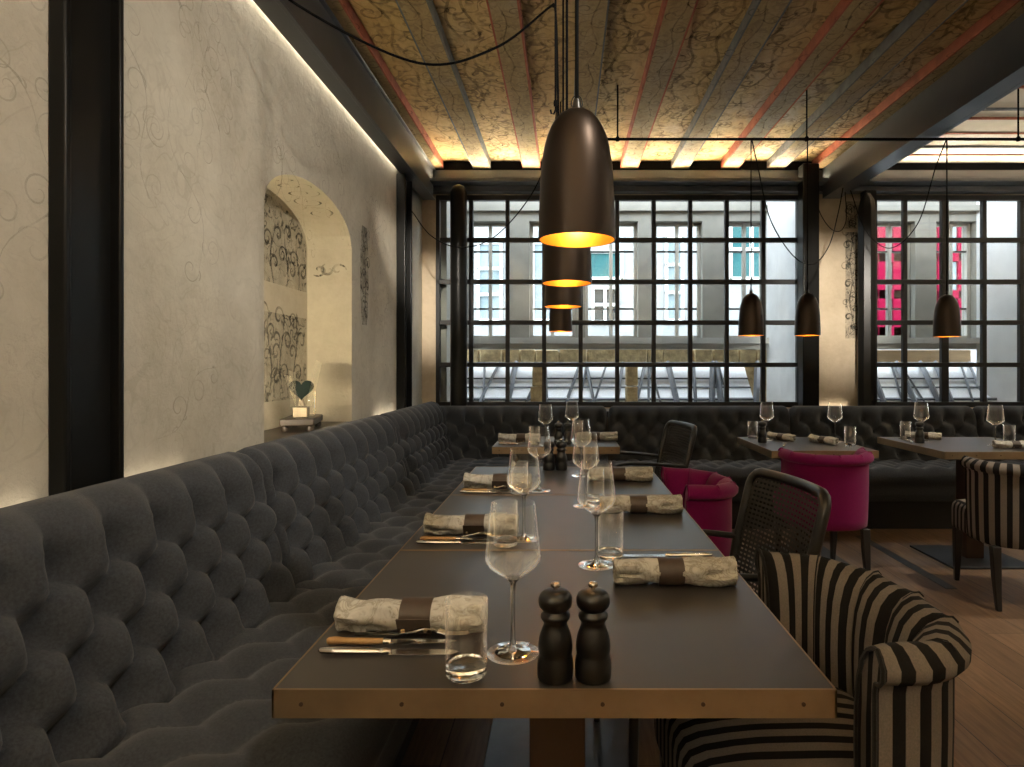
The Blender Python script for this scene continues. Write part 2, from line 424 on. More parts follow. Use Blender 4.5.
# scrolling brushwork ------------------------------------------------
def spiral(c, r, a0, turns, sgn, k=.16, n=26):
    out = []
    for i in range(n + 1):
        t = i / n
        rr = r * (1 - t) ** .85 + r * k * t * .6
        a = a0 + sgn * t * turns * 2 * PI
        out.append((c[0] + rr * math.cos(a), c[1] + rr * math.sin(a)))
    return out
def vine(mb, to3d, nrm, start, heading, length, size, w, mi, rnd, wob=.5):
    """a wavy stem with spirals and leaf strokes on alternating sides; to3d maps (p, q) of the wall to space"""
    p = Vector(start); h = heading; step = size * .25; stem = [tuple(p)]; side = 1; dist = 0; nxt = size * .6
    k = rnd.uniform(0, 6)
    while dist < length:
        h2 = h + wob * math.sin(dist / size * 1.6 + k)
        p = p + Vector((math.cos(h2), math.sin(h2))) * step; stem.append(tuple(p)); dist += step
        if dist > nxt:
            nxt += size * rnd.uniform(.75, 1.1); side = -side
            r = size * rnd.uniform(.32, .5)
            a = h2 + side * PI / 2
            c = (p.x + math.cos(a) * r + math.cos(h2) * r * .3, p.y + math.sin(a) * r + math.sin(h2) * r * .3)
            s = spiral(c, r, a + PI, rnd.uniform(.95, 1.5), side)
            mb.ribbon([to3d(*q) for q in s], w * rnd.uniform(.8, 1.3), nrm, mi)
            for _ in range(1):
                la = h2 - side * rnd.uniform(.5, 1.2); ll = size * rnd.uniform(.2, .4)
                q = [(p.x + math.cos(la + .9 * side * t) * ll * t, p.y + math.sin(la + .9 * side * t) * ll * t) for t in (0, .25, .5, .75, 1)]
                mb.ribbon([to3d(*z) for z in q], w * 1.5, nrm, mi)
    mb.ribbon([to3d(*q) for q in stem], w, nrm, mi)

# ------------------------------------------------------------------ floor, ceiling, walls
f = MB(); f.box(XL - .3, XR, YB, 6.0, -.1, 0)
struct(f.build('floor', M['floor']))
st = MB(); st.box(2.065, 2.125, 3.42, 4.5, -.004, .002)  # thin dark strip lying almost flush with the floor
struct(st.build('floor_strip', M['dark_plate']), 'narrow dark strip along the wooden floor')

# left wall with the arched niche
N0, N1, NB = 2.74, 3.86, -1.585
NZ = .872
def arch_z(y):
    t = (y - 3.30) / .56
    return 1.93 + .225 * math.sqrt(max(0, 1 - min(1, abs(t)) ** 2))
w = MB(); ns = 40
ys = [N0 + (N1 - N0) * i / ns for i in range(ns + 1)]
w.quad((XL, YB, 0), (XL, N0, 0), (XL, N0, ZC), (XL, YB, ZC)); w.quad((XL, N1, 0), (XL, 5.9, 0), (XL, 5.9, ZC), (XL, N1, ZC))
for a, b in zip(ys, ys[1:]):
    w.quad((XL, a, 0), (XL, b, 0), (XL, b, NZ), (XL, a, NZ))
    w.quad((XL, a, arch_z(a)), (XL, b, arch_z(b)), (XL, b, ZC), (XL, a, ZC))
    w.quad((XL, a, arch_z(a)), (NB, a, arch_z(a)), (NB, b, arch_z(b)), (XL, b, arch_z(b)), 1)
    w.quad((NB, a, NZ), (NB, b, NZ), (NB, b, arch_z(b)), (NB, a, arch_z(a)), 1)
for y in (N0, N1):
    w.quad((XL, y, NZ), (NB, y, NZ), (NB, y, arch_z(y)), (XL, y, arch_z(y)), 1)
w.quad((XL, N0, NZ), (XL, N1, NZ), (NB, N1, NZ), (NB, N0, NZ), 4)
rnd = random.Random(11)
E = .0012
to_l = lambda y, z: (XL + E, y, z)
NX = Vector((1, 0, 0))
for k in range(58):
    y0 = rnd.uniform(.9, 4.7); z0 = rnd.uniform(.95, 2.55)
    if N0 - .25 < y0 < N1 + .22 and z0 < 2.2: continue
    if 3.95 < y0 < 4.25 and 1.2 < z0 < 2.1: continue
    ln = rnd.uniform(.35, .8); hd = rnd.uniform(.6, 2.5)
    if z0 > 2.0: hd += PI
    if N0 - .6 < y0 < N0: hd = rnd.uniform(1.4, 1.9)
    vine(w, to_l, NX, (y0, z0), hd, ln, rnd.uniform(.09, .15), .0050, 2, rnd, .6)
# darker leaf panel beside the niche
wash = []
for i in range(15):
    t = i / 14; z = LERP(1.48, 2.12, t); hw = .085 * math.sin(PI * (.1 + .8 * t)) ** .5
    wash.append((4.10 - hw, 4.10 + hw, z))
for a, b in zip(wash, wash[1:]):
    w.quad((XL + E, a[0], a[2]), (XL + E, a[1], a[2]), (XL + E, b[1], b[2]), (XL + E, b[0], b[2]), 6)
vine(w, lambda y, z: (XL + 2 * E, y, z), NX, (4.07, 1.50), 1.45, .60, .09, .009, 3, rnd, .25)
vine(w, lambda y, z: (XL + 2 * E, y, z), NX, (4.12, 1.54), 1.6, .56, .08, .008, 3, rnd, .25)
# niche back, arch and reveal paintings
to_n = lambda y, z: (NB + 2 * E, y, z)
def washquad(y0, y1, z0, z1):
    n = 12
    for i in range(n):
        a = LERP(y0, y1, i / n); b = LERP(y0, y1, (i + 1) / n)
        w.quad((NB + E, a, z0), (NB + E, b, z0), (NB + E, b, min(z1, arch_z(b) - .03)), (NB + E, a, min(z1, arch_z(a) - .03)), 7)
washquad(2.80, 3.84, 1.66, 2.2); washquad(2.80, 3.84, 1.12, 1.50); washquad(2.95, 3.72, 1.02, 1.12)
for y0 in (3.02, 3.2, 3.36, 3.52, 3.68):
    vine(w, to_n, NX, (y0, 1.06), 1.57, .40, .12, .014, 3, rnd, .3)
    vine(w, to_n, NX, (y0 + .05, 1.66), 1.5, .30, .12, .017, 3, rnd, .4)
for k in range(5):
    y0 = 3.05 + .13 * k
    c = spiral((y0, 1.36), .055, -1.2, .9, 1); w.ribbon([to_n(*q) for q in c], .016, NX, 3)
# soffit scrolls
for k in range(5):
    yc = 3.18 + k * .12
    s = spiral((0, 0), .06, k, 1.3, 1 if k % 2 else -1)
    pts = []
    for a, b in s:
        yy = yc + a; pts.append((LERP(XL, NB, .45) + b * 1.7, yy, arch_z(yy) - .002))
    w.ribbon(pts, .013, Vector((0, .3, -1)).normalized(), 5)
for k in range(3):
    s = spiral((0, 0), .05, k * 2, .9, 1)
    w.ribbon([(LERP(XL, NB, .3 + .22 * k) + a, N1 - .002, 1.80 + b * .8) for a, b in s], .016, Vector((0, -1, 0)), 6)
struct(w.build('wall_left', [M['plaster'], M['niche_plaster'], M['vine_faint'], M['vine_dark'], M['tray_wood'], M['vine_mid'], M['grey_wash'], M['niche_wash']], angle=25, normals=False))
lg = MB(); lg.box(XL, -1.158, -.8, YW, .78, .848)
struct(lg.build('trim_2', M['tray_wood']), 'dark wooden ledge between the bench back and the plaster wall')

lg = MB(); lg.box(-1.158, 5.0, 5.34, YW, .78, .832)
struct(lg.build('trim_3', M['tray_wood']), 'dark wooden ledge between the window bench and the window wall')
# window wall: openings for two windows
WZ0, WZ1 = .84, 2.78
W1a, W1b, W2a, W2b = -1.19, 2.15, 2.81, 5.75
ww = MB(); T = .10
for x0, x1 in ((XL - .3, W1a), (W1b, W2a), (W2b, XR)): ww.box(x0, x1, YW, YW + T, 0, ZC + .2)
for x0, x1 in ((W1a, W1b), (W2a, W2b)):
    ww.box(x0, x1, YW, YW + T, 0, WZ0); ww.box(x0, x1, YW, YW + T, WZ1, ZC + .2)
# painted strip on the pier
ww.quad((2.55, YW - .0012, 1.47), (2.70, YW - .0012, 1.47), (2.70, YW - .0012, 2.72), (2.55, YW - .0012, 2.72), 1)
for y0 in (2.59, 2.64):
    vine(ww, lambda x, z: (x, YW - .0024, z), Vector((0, -1, 0)), (y0, 1.5), 1.57, 1.15, .09, .010, 2, rnd, .2)
ww.box(2.52, 2.70, YW - .02, YW, 2.44, 2.47)
struct(ww.build('wall_far', [M['pier_plaster'], M['grey_wash'], M['vine_dark']], smooth=False))
rw = MB(); rw.box(XR, XR + .1, YB, 6.0, 0, ZC + .2); struct(rw.build('wall_right', M['plaster'], smooth=False))
bw = MB(); bw.box(XL - .3, XR + .1, YB - .1, YB, 0, ZC + .2); struct(bw.build('wall_rear', M['plaster'], smooth=False))

# ceiling: painted boards, brushwork per bay
JX = [-1.180, -.753, -.310, .134, .567, 1.022, 1.468, 1.880, 2.285]          # joist centres
cl = MB(); cl.box(XL - .3, 2.33, YB, YW + .1, ZC, ZC + .12)
to_c = lambda x, y: (x, y, ZC - .0015)
DN = Vector((0, 0, -1))
for k in range(8):
    xm = (JX[k] + JX[k + 1]) / 2
    for s in (-.055, .055):
        vine(cl, to_c, DN, (xm + s, 1.9), PI / 2 + rnd.uniform(-.05, .05), 3.7, .155, .017, 1, rnd, .35)
struct(cl.build('ceiling', [M['ceil'], M['ceil_vine']], smooth=False, normals=False))
cr = MB(); cr.box(2.33, XR + .1, YB, YW + .1, ZC - .02, ZC + .12)
for y, h, mi in ((5.42, .008, 1), (5.22, .012, 2), (4.92, .008, 1), (4.62, .012, 1), (4.45, .014, 2), (4.1, .012, 1), (3.6, .014, 2), (3.2, .012, 1)):
    cr.box(2.33, XR, y, y + .022, ZC - .02 - h, ZC - .02, mi)
struct(cr.build('ceiling_right', [M['cream_boards'], M['red_paint'], M['grey_paint']], smooth=False))
JZ = 2.992
for k, x in enumerate(JX):
    j = MB(); hw = .076
    j.box(x - hw, x + hw, YB, 5.655, JZ, ZC)
    # painted edge stripes on the underside and coloured flanks
    sm = 1 if k % 2 == 0 else 2
    for sx in (-1, 1):
        xe = x + sx * hw
        j.box(min(xe, xe + sx * .004), max(xe, xe + sx * .004), YB, 5.65, JZ + .001, ZC - .001, sm)
        xa, xb = sorted((xe - sx * .006, xe + sx * .004))
        j.box(xa, xb, YB, 5.65, JZ - .002, JZ, sm)
    vine(j, lambda a, b_: (a, b_, JZ - .0012), DN, (x, 1.9), PI / 2, 3.6, .12, .008, 3, rnd, .25)
    o = struct(j.build('ceiling_joist', [M['joist'], M['red_paint'], M['grey_paint'], M['ceil_vine']], smooth=False, normals=False))

# ------------------------------------------------------------------ steelwork
def i_beam(name, x0, x1, y0, y1, z0, z1, mat):
    b = MB(); b.box(x0, x1, y0, y1, z0, z1)
    return struct(b.build(name, mat, bevel=.004))
b = MB(); b.box(-1.283, -1.191, YB, 5.65, 2.705, 2.985); b.box(XL, -1.283, YB, 5.65, 2.80, 2.985)
b.box(-1.193, -1.170, YB, 5.65, 2.705, 2.717); b.box(-1.193, -1.170, YB, 5.65, 2.973, 2.985)
struct(b.build('steel_beam', M['steel'], bevel=.002), 'dark steel beam along the top of the plaster wall')
b = MB(); b.box(2.30, 2.42, YB, 5.65, 2.718, 2.985); b.box(2.42, 2.455, YB, 5.65, 2.718, 2.732)
struct(b.build('steel_beam', M['steel'], bevel=.002), 'dark steel beam running from the foreground to the window wall')
b = MB(); b.box(XL, XR, 5.66, YW, 2.785, 2.985); b.box(XL, XR, 5.645, 5.66, 2.785, 2.797); b.box(XL, XR, 5.525, 5.66, 2.838, 2.843); b.box(XL, XR, 5.520, 5.525, 2.838, 2.868); b.box(XL, XR, 5.654, 5.668, 2.978, 3.055, 1)  # added trough lip hides the strip; black filler stands in for shaded gaps
struct(b.build('steel_beam', [M['steel'], M['cable']], bevel=.002), 'dark steel cross beam above the windows')
b = MB(); b.box(XL, -1.267, 1.595, 1.617, .10, 2.706); b.box(XL, -1.267, 1.792, 1.81, .10, 2.706); b.box(XL, -1.296, 1.60, 1.80, .10, 2.706); struct(b.build('steel_column', M['black_steel'], bevel=.006, seg=3), 'near black steel column against the plaster wall')
b = MB(); b.box(XL, -1.241, 4.87, 4.89, .10, 2.706); b.box(XL, -1.241, 5.07, 5.09, .10, 2.706); b.box(XL, -1.285, 4.88, 5.08, .10, 2.706); struct(b.build('steel_column', M['black_steel'], bevel=.008, seg=3), 'far black steel column beside the window')
# round topped column before the window
b = MB(); rr = .072
b.lathe([(rr, 0), (rr, 2.66), (rr * .97, 2.70), (rr * .85, 2.735), (rr * .6, 2.757), (rr * .3, 2.766), (.0005, 2.769)], 28, 0, (-.925, 5.43, .012))
struct(b.build('steel_column', M['black_steel']), 'round topped black column in front of the window')
b = MB(); b.box(2.07, 2.215, 5.50, 5.63, 0, 2.99); struct(b.build('steel_column', M['black_steel'], bevel=.01), 'square black column left of the lit pier')
b = MB(); b.lathe([(.078, 0), (.078, 2.60), (.06, 2.68), (.03, 2.74), (.0005, 2.75)], 8, 0, (2.655, 5.56, 0)); b.box(2.66, 2.76, 5.60, 5.70, 0, 2.785)
struct(b.build('steel_column', M['black_steel'], bevel=.004), 'eight sided black column right of the lit pier')

# ------------------------------------------------------------------ windows: steel grid + glass
def grid_window(name, x0, x1, xs, thick):
    root = bpy.data.objects.new(name, None); C.objects.link(root); root['kind'] = 'structure'
    fr = MB(); ya, yb = YW + .02, YW + .065
    fr.box(x0, x1, ya - .015, yb, WZ1 - .045, WZ1); fr.box(x0, x1, ya - .015, yb, WZ0, WZ0 + .05)
    fr.box(x0, x0 + .035, ya - .015, yb, WZ0, WZ1); fr.box(x1 - .035, x1, ya - .015, yb, WZ0, WZ1)
    for x in xs:
        t = thick.get(x, .019); fr.box(x - t, x + t, ya, yb, WZ0 + .03, WZ1 - .03)
    for z in (2.373, 1.99, 1.616, 1.229):
        fr.box(x0 + .01, x1 - .01, ya - .006, yb - .006, z - .021, z + .021)
    fr.build('window_frame', M['bar'], root, bevel=.003)
    g = MB(); g.box(x0 + .02, x1 - .02, YW + .040, YW + .046, WZ0 + .02, WZ1 - .02)
    g.build('glass_pane', M['pane'], root, smooth=False)
    hd = MB()
    return root
grid_window('window_1', W1a, W1b, [-.871 + .3352 * k for k in range(9)], {})
X2 = [3.11, 3.476, 3.837, 4.18, 4.54, 4.90, 5.26, 5.5]
grid_window('window_2', W2a, W2b, X2, {3.476: .032})

# ------------------------------------------------------------------ outside the windows
gd = MB(); gd.box(-8, 16, 5.9, 16, -.4, -.3); struct(gd.build('courtyard_ground', M['ground']))
OY = 6.6
ow = MB()
piers = [(-3, -1.02), (-.59, -.385), (.10, .20), (.755, .93), (1.43, 1.69), (2.10, 3.22), (3.66, 3.88), (4.30, 6.6)]
for x0, x1 in piers: ow.box(x0, x1, OY, OY + .25, 1.51, 2.74)
ow.box(-3, 6.6, OY, OY + .25, 2.74, 3.4); ow.box(-3, 6.6, OY - .04, OY + .02, 2.84, 2.90)
ow.box(-3, 6.6, OY, OY + .25, 1.40, 1.51, 1)
ow.box(-3, 6.6, OY - .07, OY + .3, 1.455, 1.515, 1)
struct(ow.build('outer_wall', [M['cream_wall'], M['sill_grey']], smooth=False), 'old outer window wall of cream piers beyond the glass')
# bay reveals
rv = MB()
for xa, xb in ((-1.02, -1.18), (2.06, 2.15), (4.86, 5.2)):
    pass
rv.add([(2.10, OY, .4), (2.145, YW + .11, .4), (2.145, YW + .11, 3.3), (2.10, OY, 3.3), (2.3, OY, .4), (2.3, YW + .11, .4), (2.3, YW + .11, 3.3), (2.3, OY, 3.3)],
       [(0, 1, 2, 3), (4, 7, 6, 5), (0, 4, 5, 1), (3, 2, 6, 7), (0, 3, 7, 4), (1, 5, 6, 2)])
rv.box(-1.5, -1.11, YW + .11, OY, .4, 3.3, 1); rv.box(2.6, 2.80, YW + .11, OY, .4, 3.3, 1)
rv.add([(4.30, OY, .4), (4.75, YW + .11, .4), (4.75, YW + .11, 3.3), (4.30, OY, 3.3), (5.0, OY, .4), (5.0, YW + .11, .4), (5.0, YW + .11, 3.3), (5.0, OY, 3.3)],
       [(0, 1, 2, 3), (4, 7, 6, 5), (0, 4, 5, 1), (3, 2, 6, 7), (0, 3, 7, 4), (1, 5, 6, 2)])
M['reveal'] = simple('pale_reveal', (.62, .63, .64), .85, var=.1, scale=3)
struct(rv.build('outer_reveal', [M['reveal'], M['cream_wall']], smooth=False), 'pale slanted reveals between the two layers of windows')
# casements in the openings
opens = [(-1.02, -.59), (-.385, .10), (.20, .755), (.93, 1.43), (1.69, 2.10), (3.22, 3.66), (3.88, 4.30)]
for k, (x0, x1) in enumerate(opens):
    root = bpy.data.objects.new('window_%d' % (k + 3), None); C.objects.link(root); root['kind'] = 'structure'
    c = MB(); y0, y1 = OY + .10, OY + .15; xm = (x0 + x1) / 2
    c.box(x0, x0 + .035, y0, y1, 1.51, 2.74); c.box(x1 - .035, x1, y0, y1, 1.51, 2.74); c.box(xm - .018, xm + .018, y0 - .01, y1, 1.51, 2.74)
    c.box(x0, x1, y0, y1, 2.71, 2.74); c.box(x0, x1, y0, y1, 1.51, 1.545)
    for z in (2.44, 1.83): c.box(x0, x1, y0 + .01, y1, z - .009, z + .009, 1)
    c.build('casement_frame', [M['casement'], M['bar']], root, bevel=.003)
    g = MB(); g.box(x0 + .02, x1 - .02, y0 + .02, y0 + .025, 1.52, 2.73); g.build('glass_pane', M['pane'], root, smooth=False)
# stone parapet and glazed roof below the sill
sp = MB(); r5 = random.Random(5)
xx = -2.2
while xx < 2.3:
    wd = r5.uniform(.14, .34); sp.box(xx, xx + wd - .012, 7.0 + r5.uniform(-.02, .02), 7.25, -.3, 1.44 + r5.uniform(-.04, .02)); xx += wd
sp.box(-2.2, 2.3, 7.05, 7.25, .3, 1.38)
tag(sp.build('stone_parapet', M['tan_stone'], bevel=.012), 'low tan stone parapet seen under the outer window sill', 'parapet')
def glass_roof(x0, x1, label, seed, lean):
    root = thing('glass_roof', label, 'roof', ((x0 + x1) / 2, 6.1, 0))
    ox, oy = (x0 + x1) / 2, 6.1
    rr_ = random.Random(seed)
    A = lambda x, t, h=0: Vector((x - ox + lean * t, LERP(6.1, 6.92, t) - oy - h * .5, LERP(.60, 1.24, t) + h))
    pn = MB(); pn.add([A(x0, 0), A(x1, 0), A(x1, 1), A(x0, 1), A(x0, 0, -.03), A(x1, 0, -.03), A(x1, 1, -.03), A(x0, 1, -.03)],
                      [(0, 1, 2, 3), (7, 6, 5, 4), (0, 4, 5, 1), (3, 2, 6, 7), (0, 3, 7, 4), (1, 5, 6, 2)])
    pn.build('roof_glass', M['white_panel'], root, smooth=False)
    x = x0 + .03; k = 0
    while x < x1 - .02:
        bb = MB(); d = rr_.uniform(-.16, .22)
        bb.tube([A(x, 0, .02), A(x + d, 1, .02)], rr_.choice((.012, .018, .032)), 4)
        bb.build('roof_bar', M['grey_metal'], root, smooth=False)
        x += rr_.uniform(.09, .20); k += 1
    for t in (.30, .42, .60, .74, 1.0):
        bb = MB(); bb.tube([A(x0, t, .015), A(x1, t, .015)], .009 if t != .42 else .014, 4); bb.build('purlin', M['grey_metal'], root, smooth=False)
glass_roof(-1.10, 1.90, 'frosted glass roof with slanted grey bars below the broad window', 3, .05)
glass_roof(2.82, 4.35, 'frosted glass roof with slanted grey bars below the narrower right window', 9, .12)
for (x, wd, lb) in ((-.28, .13, 'tan stone post rising through the glass roof near the round topped column'), (.66, .13, 'tan stone post rising through the glass roof near the middle of the window')):
    q = MB()
    for i in range(7):
        q.box(x - wd / 2 + r5.uniform(-.01, .01), x + wd / 2 + r5.uniform(-.01, .01), 6.28, 6.42, -.3 + i * .22, -.3 + (i + 1) * .22 - .006)
    tag(q.build('stone_post', M['tan_stone'], bevel=.01), lb, 'post')
pk = MB()
for i in range(4): pk.box(3.0, 4.5, 7.0, 7.04, .62 + i * .2, .80 + i * .2)
for x in (3.0, 3.7, 4.44): pk.box(x, x + .06, 7.04, 7.08, -.3, 1.4)
tag(pk.build('plank_fence', M['brown_plank'], bevel=.004), 'weathered tan planks behind the glass roof of the right window', 'fence')
# neighbouring house
FB = 11.0
hb = thing('building', 'white rendered house with teal and crimson windows across the courtyard', 'building', (2, FB, -.3))
def hpart(name, mat, boxes, par=hb, bev=.01):
    m_ = MB()
    for (x0, x1, y0, y1, z0, z1) in boxes: m_.box(x0 - 2, x1 - 2, y0 - FB, y1 - FB, z0 + .3, z1 + .3)
    return m_.build(name, mat, par, smooth=False, bevel=bev)
hpart('wall', M['white_wall'], [(-6, 13, FB, FB + .4, -.3, 6.5)])
hpart('ledge', M['sill_grey'], [(-6, 5.2, FB - .12, FB, 1.55, 1.72)])
def hwin(x0, x1, z0, z1, pane, frame, rows=2, cols=2, fw=.06):
    bx = [(x0, x1, FB - .08, FB + .02, z0, z0 + fw), (x0, x1, FB - .08, FB + .02, z1 - fw, z1)]
    for i in range(cols + 1):
        x = LERP(x0, x1 - fw, i / cols); bx.append((x, x + fw, FB - .08, FB + .02, z0, z1))
    for i in range(1, rows):
        z = LERP(z0, z1 - fw, i / rows); bx.append((x0, x1, FB - .08, FB + .02, z, z + fw))
    fo = hpart('window', frame, bx)
    hpart('pane', pane, [(x0, x1, FB - .03, FB, z0, z1)], fo, 0)
hwin(2.83, 3.62, 2.72, 3.8, M['teal'], M['white_frame'], 2, 2)
hwin(.44, .92, 1.98, 2.62, M['dark_pane'], M['white_frame'], 2, 2, .05)
hwin(.3, 1.0, 2.72, 3.25, M['teal'], M['white_frame'], 1, 1)
hwin(-1.55, -1.1, 2.0, 3.4, M['pale_pane'], M['white_frame'], 3, 1, .05)
hwin(1.72, 2.05, 2.0, 3.5, M['pale_pane'], M['white_frame'], 3, 1, .05)
hwin(-.6, -.2, 2.0, 3.4, M['pale_pane'], M['white_frame'], 2, 1, .05)
hwin(5.42, 6.10, 1.75, 3.85, M['pale_pane'], M['red_frame'], 3, 2, .17)
hwin(6.45, 7.30, 1.75, 3.85, M['pale_pane'], M['red_frame'], 3, 2, .15)
hwin(4.3, 4.9, 1.9, 3.6, M['teal'], M['white_frame'], 3, 2, .06)

# ------------------------------------------------------------------ tufted benches
def dense(pts, step):
    out = [Vector(pts[0])]
    for a, b in zip(pts, pts[1:]):
        a = Vector(a); b = Vector(b); n = max(1, int((b - a).length / step + .5))
        for i in range(1, n + 1): out.append(a.lerp(b, i / n))
    return out
def tuft(prof, s0, s1, W, spacing, rowpos, A, mapf, endstop=True, nu_step=.0125, hold=.55):
    """cushion shell: prof is a closed outline (across the cushion), rowpos the outline lengths of the button rows (descending)"""
    pts = dense(prof, .0125); n = len(pts)
    L = [0]
    for a, b in zip(pts, pts[1:]): L.append(L[-1] + (b - a).length)
    nr = []
    for i in range(n):
        t = pts[min(i + 1, n - 1)] - pts[max(i - 1, 0)]; t.normalize(); nr.append(Vector((t.y, -t.x)))
    cols = max(2, round(W / spacing)); wv = W / cols
    vt = rowpos[0]; dv = rowpos[0] - rowpos[1]; nrow = len(rowpos)
    nu = int(W / nu_step); v = []; fc = []
    for i in range(nu + 1):
        u = W * i / nu
        e = min(u, W - u); ef = min(1, e / .05); ef = math.sqrt(max(0, 1 - (1 - ef) ** 2))
        for j in range(n):
            s = L[j]
            if s0 - .03 < s < s1 + .04:
                q = (vt - s) / dv; qc = max(0, min(nrow - 1, q))
                a = (u / wv - .5) + qc / 2; b = (u / wv - .5) - qc / 2
                sa, sb = abs(math.sin(PI * a)), abs(math.sin(PI * b))
                h = .46 * (sa * sb) ** .55
                if q > nrow - 1: h = LERP(h, max(h, .46), min(1, (q - nrow + 1) * .5))
                # nearest button
                rb = 9
                for rj in (math.floor(q), math.ceil(q)):
                    if 0 <= rj < nrow:
                        off = .5 if rj % 2 == 0 else 0
                        k = round(u / wv - off); du = (u / wv - off - k) * wv; dd = (q - rj) * dv
                        if rj % 2 and (k <= 0 or k >= cols): continue
                        rb = min(rb, math.hypot(du, dd))
                h += .54 * (1 - math.exp(-(rb / .048) ** 2))
                m0 = min(1, max(0, (s1 + .04 - s) / .06)) * min(1, max(0, (s - s0 + .03) / .05))
                h = LERP(hold, h, m0)
            else: h = hold
            if s > s1 + .045: h *= max(0, 1 - (s - s1 - .045) / .04)
            if s < s0 - .06: h *= max(0, 1 - (s0 - .06 - s) / .05)
            d = A * h * ef - (1 - ef) * .028
            p = pts[j] + nr[j] * d
            v.append(mapf(u / W, p, pts[j]))
    for i in range(nu):
        for j in range(n - 1):
            fc.append((i * n + j, (i + 1) * n + j, (i + 1) * n + j + 1, i * n + j + 1))
        fc.append((i * n + n - 1, (i + 1) * n + n - 1, (i + 1) * n, i * n))
    fc.append(tuple(range(n))); fc.append(tuple(nu * n + k for k in range(n - 1, -1, -1)))
    mb = MB(); mb.add(v, fc)
    btn = []
    for r_, s in enumerate(rowpos):
        j = min(range(n), key=lambda k: abs(L[k] - s))
        off = .5 if r_ % 2 == 0 else 0
        for k in range(cols + 1):
            u = (k + off) * wv
            if u < .05 or u > W - .05: continue
            btn.append((Vector(mapf(u / W, pts[j] + nr[j] * .004, pts[j])), (pts[j], nr[j])))
    return mb, btn
BTN = None
def add_buttons(btn, parent, axis):
    global BTN
    for pos, (_, nn) in btn:
        if BTN is None:
            m_ = MB(); m_.lathe([(.0001, .006), (.006, .0052), (.0105, .002), (.012, -.003), (.011, -.008)], 12)
            BTN = m_.build('button', M['sofa'], parent); o = BTN
        else:
            o = bpy.data.objects.new('button', BTN.data); C.objects.link(o); o.parent = parent
        o.location = pos
        d = Vector((nn.x, 0, nn.y)) if axis == 'L' else Vector((0, -nn.x, nn.y))
        o.rotation_euler = d.to_track_quat('Z', 'Y').to_euler()
SH = 4.18                    # window bench line: y = SH - x of the same outline
BK = [(-.980, .42), (-1.092, .845), (-1.104, .861), (-1.122, .868), (-1.140, .861), (-1.150, .845), (-1.155, .80), (-1.155, .25), (-1.06, .25), (-1.01, .35)]
FL = (Vector(BK[1]) - Vector(BK[0])).length
ROWS = [FL - .062, FL - .165, FL - .268, FL - .371]
SE = [(-.425, .225), (-.415, .27), (-.415, .38), (-.425, .415), (-.45, .436), (-.50, .442), (-.94, .428), (-1.05, .41), (-1.05, .225)]
def seat_rows():
    l0 = .045 + .11 + .036 + .033 + .05
    return [l0 + .43, l0 + .30, l0 + .17, l0 + .04]
def bench_left(y0, y1, label, mitre=False):
    W = y1 - y0
    root = thing('banquette', label, 'bench', (-.9, (y0 + y1) / 2, 0), 0, 'tufted charcoal bench units')
    ox, oy = -.9, (y0 + y1) / 2
    def mp(t, p, p0):
        ye = y1
        if mitre: ye = SH - p.x
        return (p.x - ox, LERP(y0, ye, t) - oy, p.y)
    mb, btn = tuft(BK, 0, FL, W, .165, ROWS, .098, mp)
    bo = mb.build('backrest', M['sofa'], root, angle=80); add_buttons(btn, bo, 'L')
    W2 = (5.17 if mitre else y1) - y0
    def mp2(t, p, p0): return (p.x - ox, y0 + t * W2 - oy, p.y)
    mb, _ = tuft(SE, .22, .72, W2, .20, seat_rows(), .042, mp2)
    mb.build('seat', M['sofa'], root, angle=80)
    q = MB(); q.box(-1.15 - ox, -.50 - ox, y0 - oy, (5.17 if mitre else y1) - oy, 0, .235); q.build('plinth', M['sofa_base'], root)
    return root
bench_left(-.80, .545, 'nearest charcoal tufted bench unit, cut off at the left edge')
bench_left(.55, 2.145, 'charcoal tufted bench unit behind the nearest table, before the near black column')
bench_left(2.15, 3.795, 'charcoal tufted bench unit under the arched niche')
bench_left(3.80, 5.36, 'charcoal tufted bench unit ending in the far corner by the window', True)
def bench_back(x0, x1, label, mitre=False):
    W = x1 - x0
    oy = 5.0; ox = (x0 + x1) / 2
    root = thing('banquette', label, 'bench', (ox, oy, 0), 0, 'tufted charcoal bench units')
    BKB = [(x_, z_ if z_ < .5 else z_ - .030) for x_, z_ in BK]; FB_ = (Vector(BKB[1]) - Vector(BKB[0])).length; RW = [FB_ - .055 - .095 * q_ for q_ in range(4)]
    def mp(t, p, p0):
        xs = x0
        if mitre: xs = p.x
        return (LERP(xs, x1, t) - ox, (SH - p.x) - oy, p.y)
    mb, btn = tuft(BKB, 0, FB_, W, .165, RW, .080, mp)
    bo = mb.build('backrest', M['sofa'], root, angle=80); add_buttons(btn, bo, 'B')
    xa = -.41 if mitre else x0
    def mp2(t, p, p0): return (LERP(xa, x1, t) - ox, (SH - p.x) - oy, p.y)
    mb, _ = tuft(SE, .22, .72, x1 - xa, .20, seat_rows(), .036, mp2)
    mb.build('seat', M['sofa'], root, angle=80)
    q = MB(); q.box((-.48 if mitre else x0) - ox, x1 - ox, SH + .52 - oy, SH + 1.15 - oy, 0, .235); q.build('plinth', M['sofa_base'], root)
bench_back(-1.10, .348, 'charcoal tufted bench unit under the window behind the small corner table', True)
bench_back(.352, 1.868, 'charcoal tufted bench unit under the window behind the black armchair')
bench_back(1.872, 3.41, 'charcoal tufted bench unit beneath the lit plaster pier')
bench_back(3.414, 5.0, 'charcoal tufted bench unit below the right window, cut off at the edge')

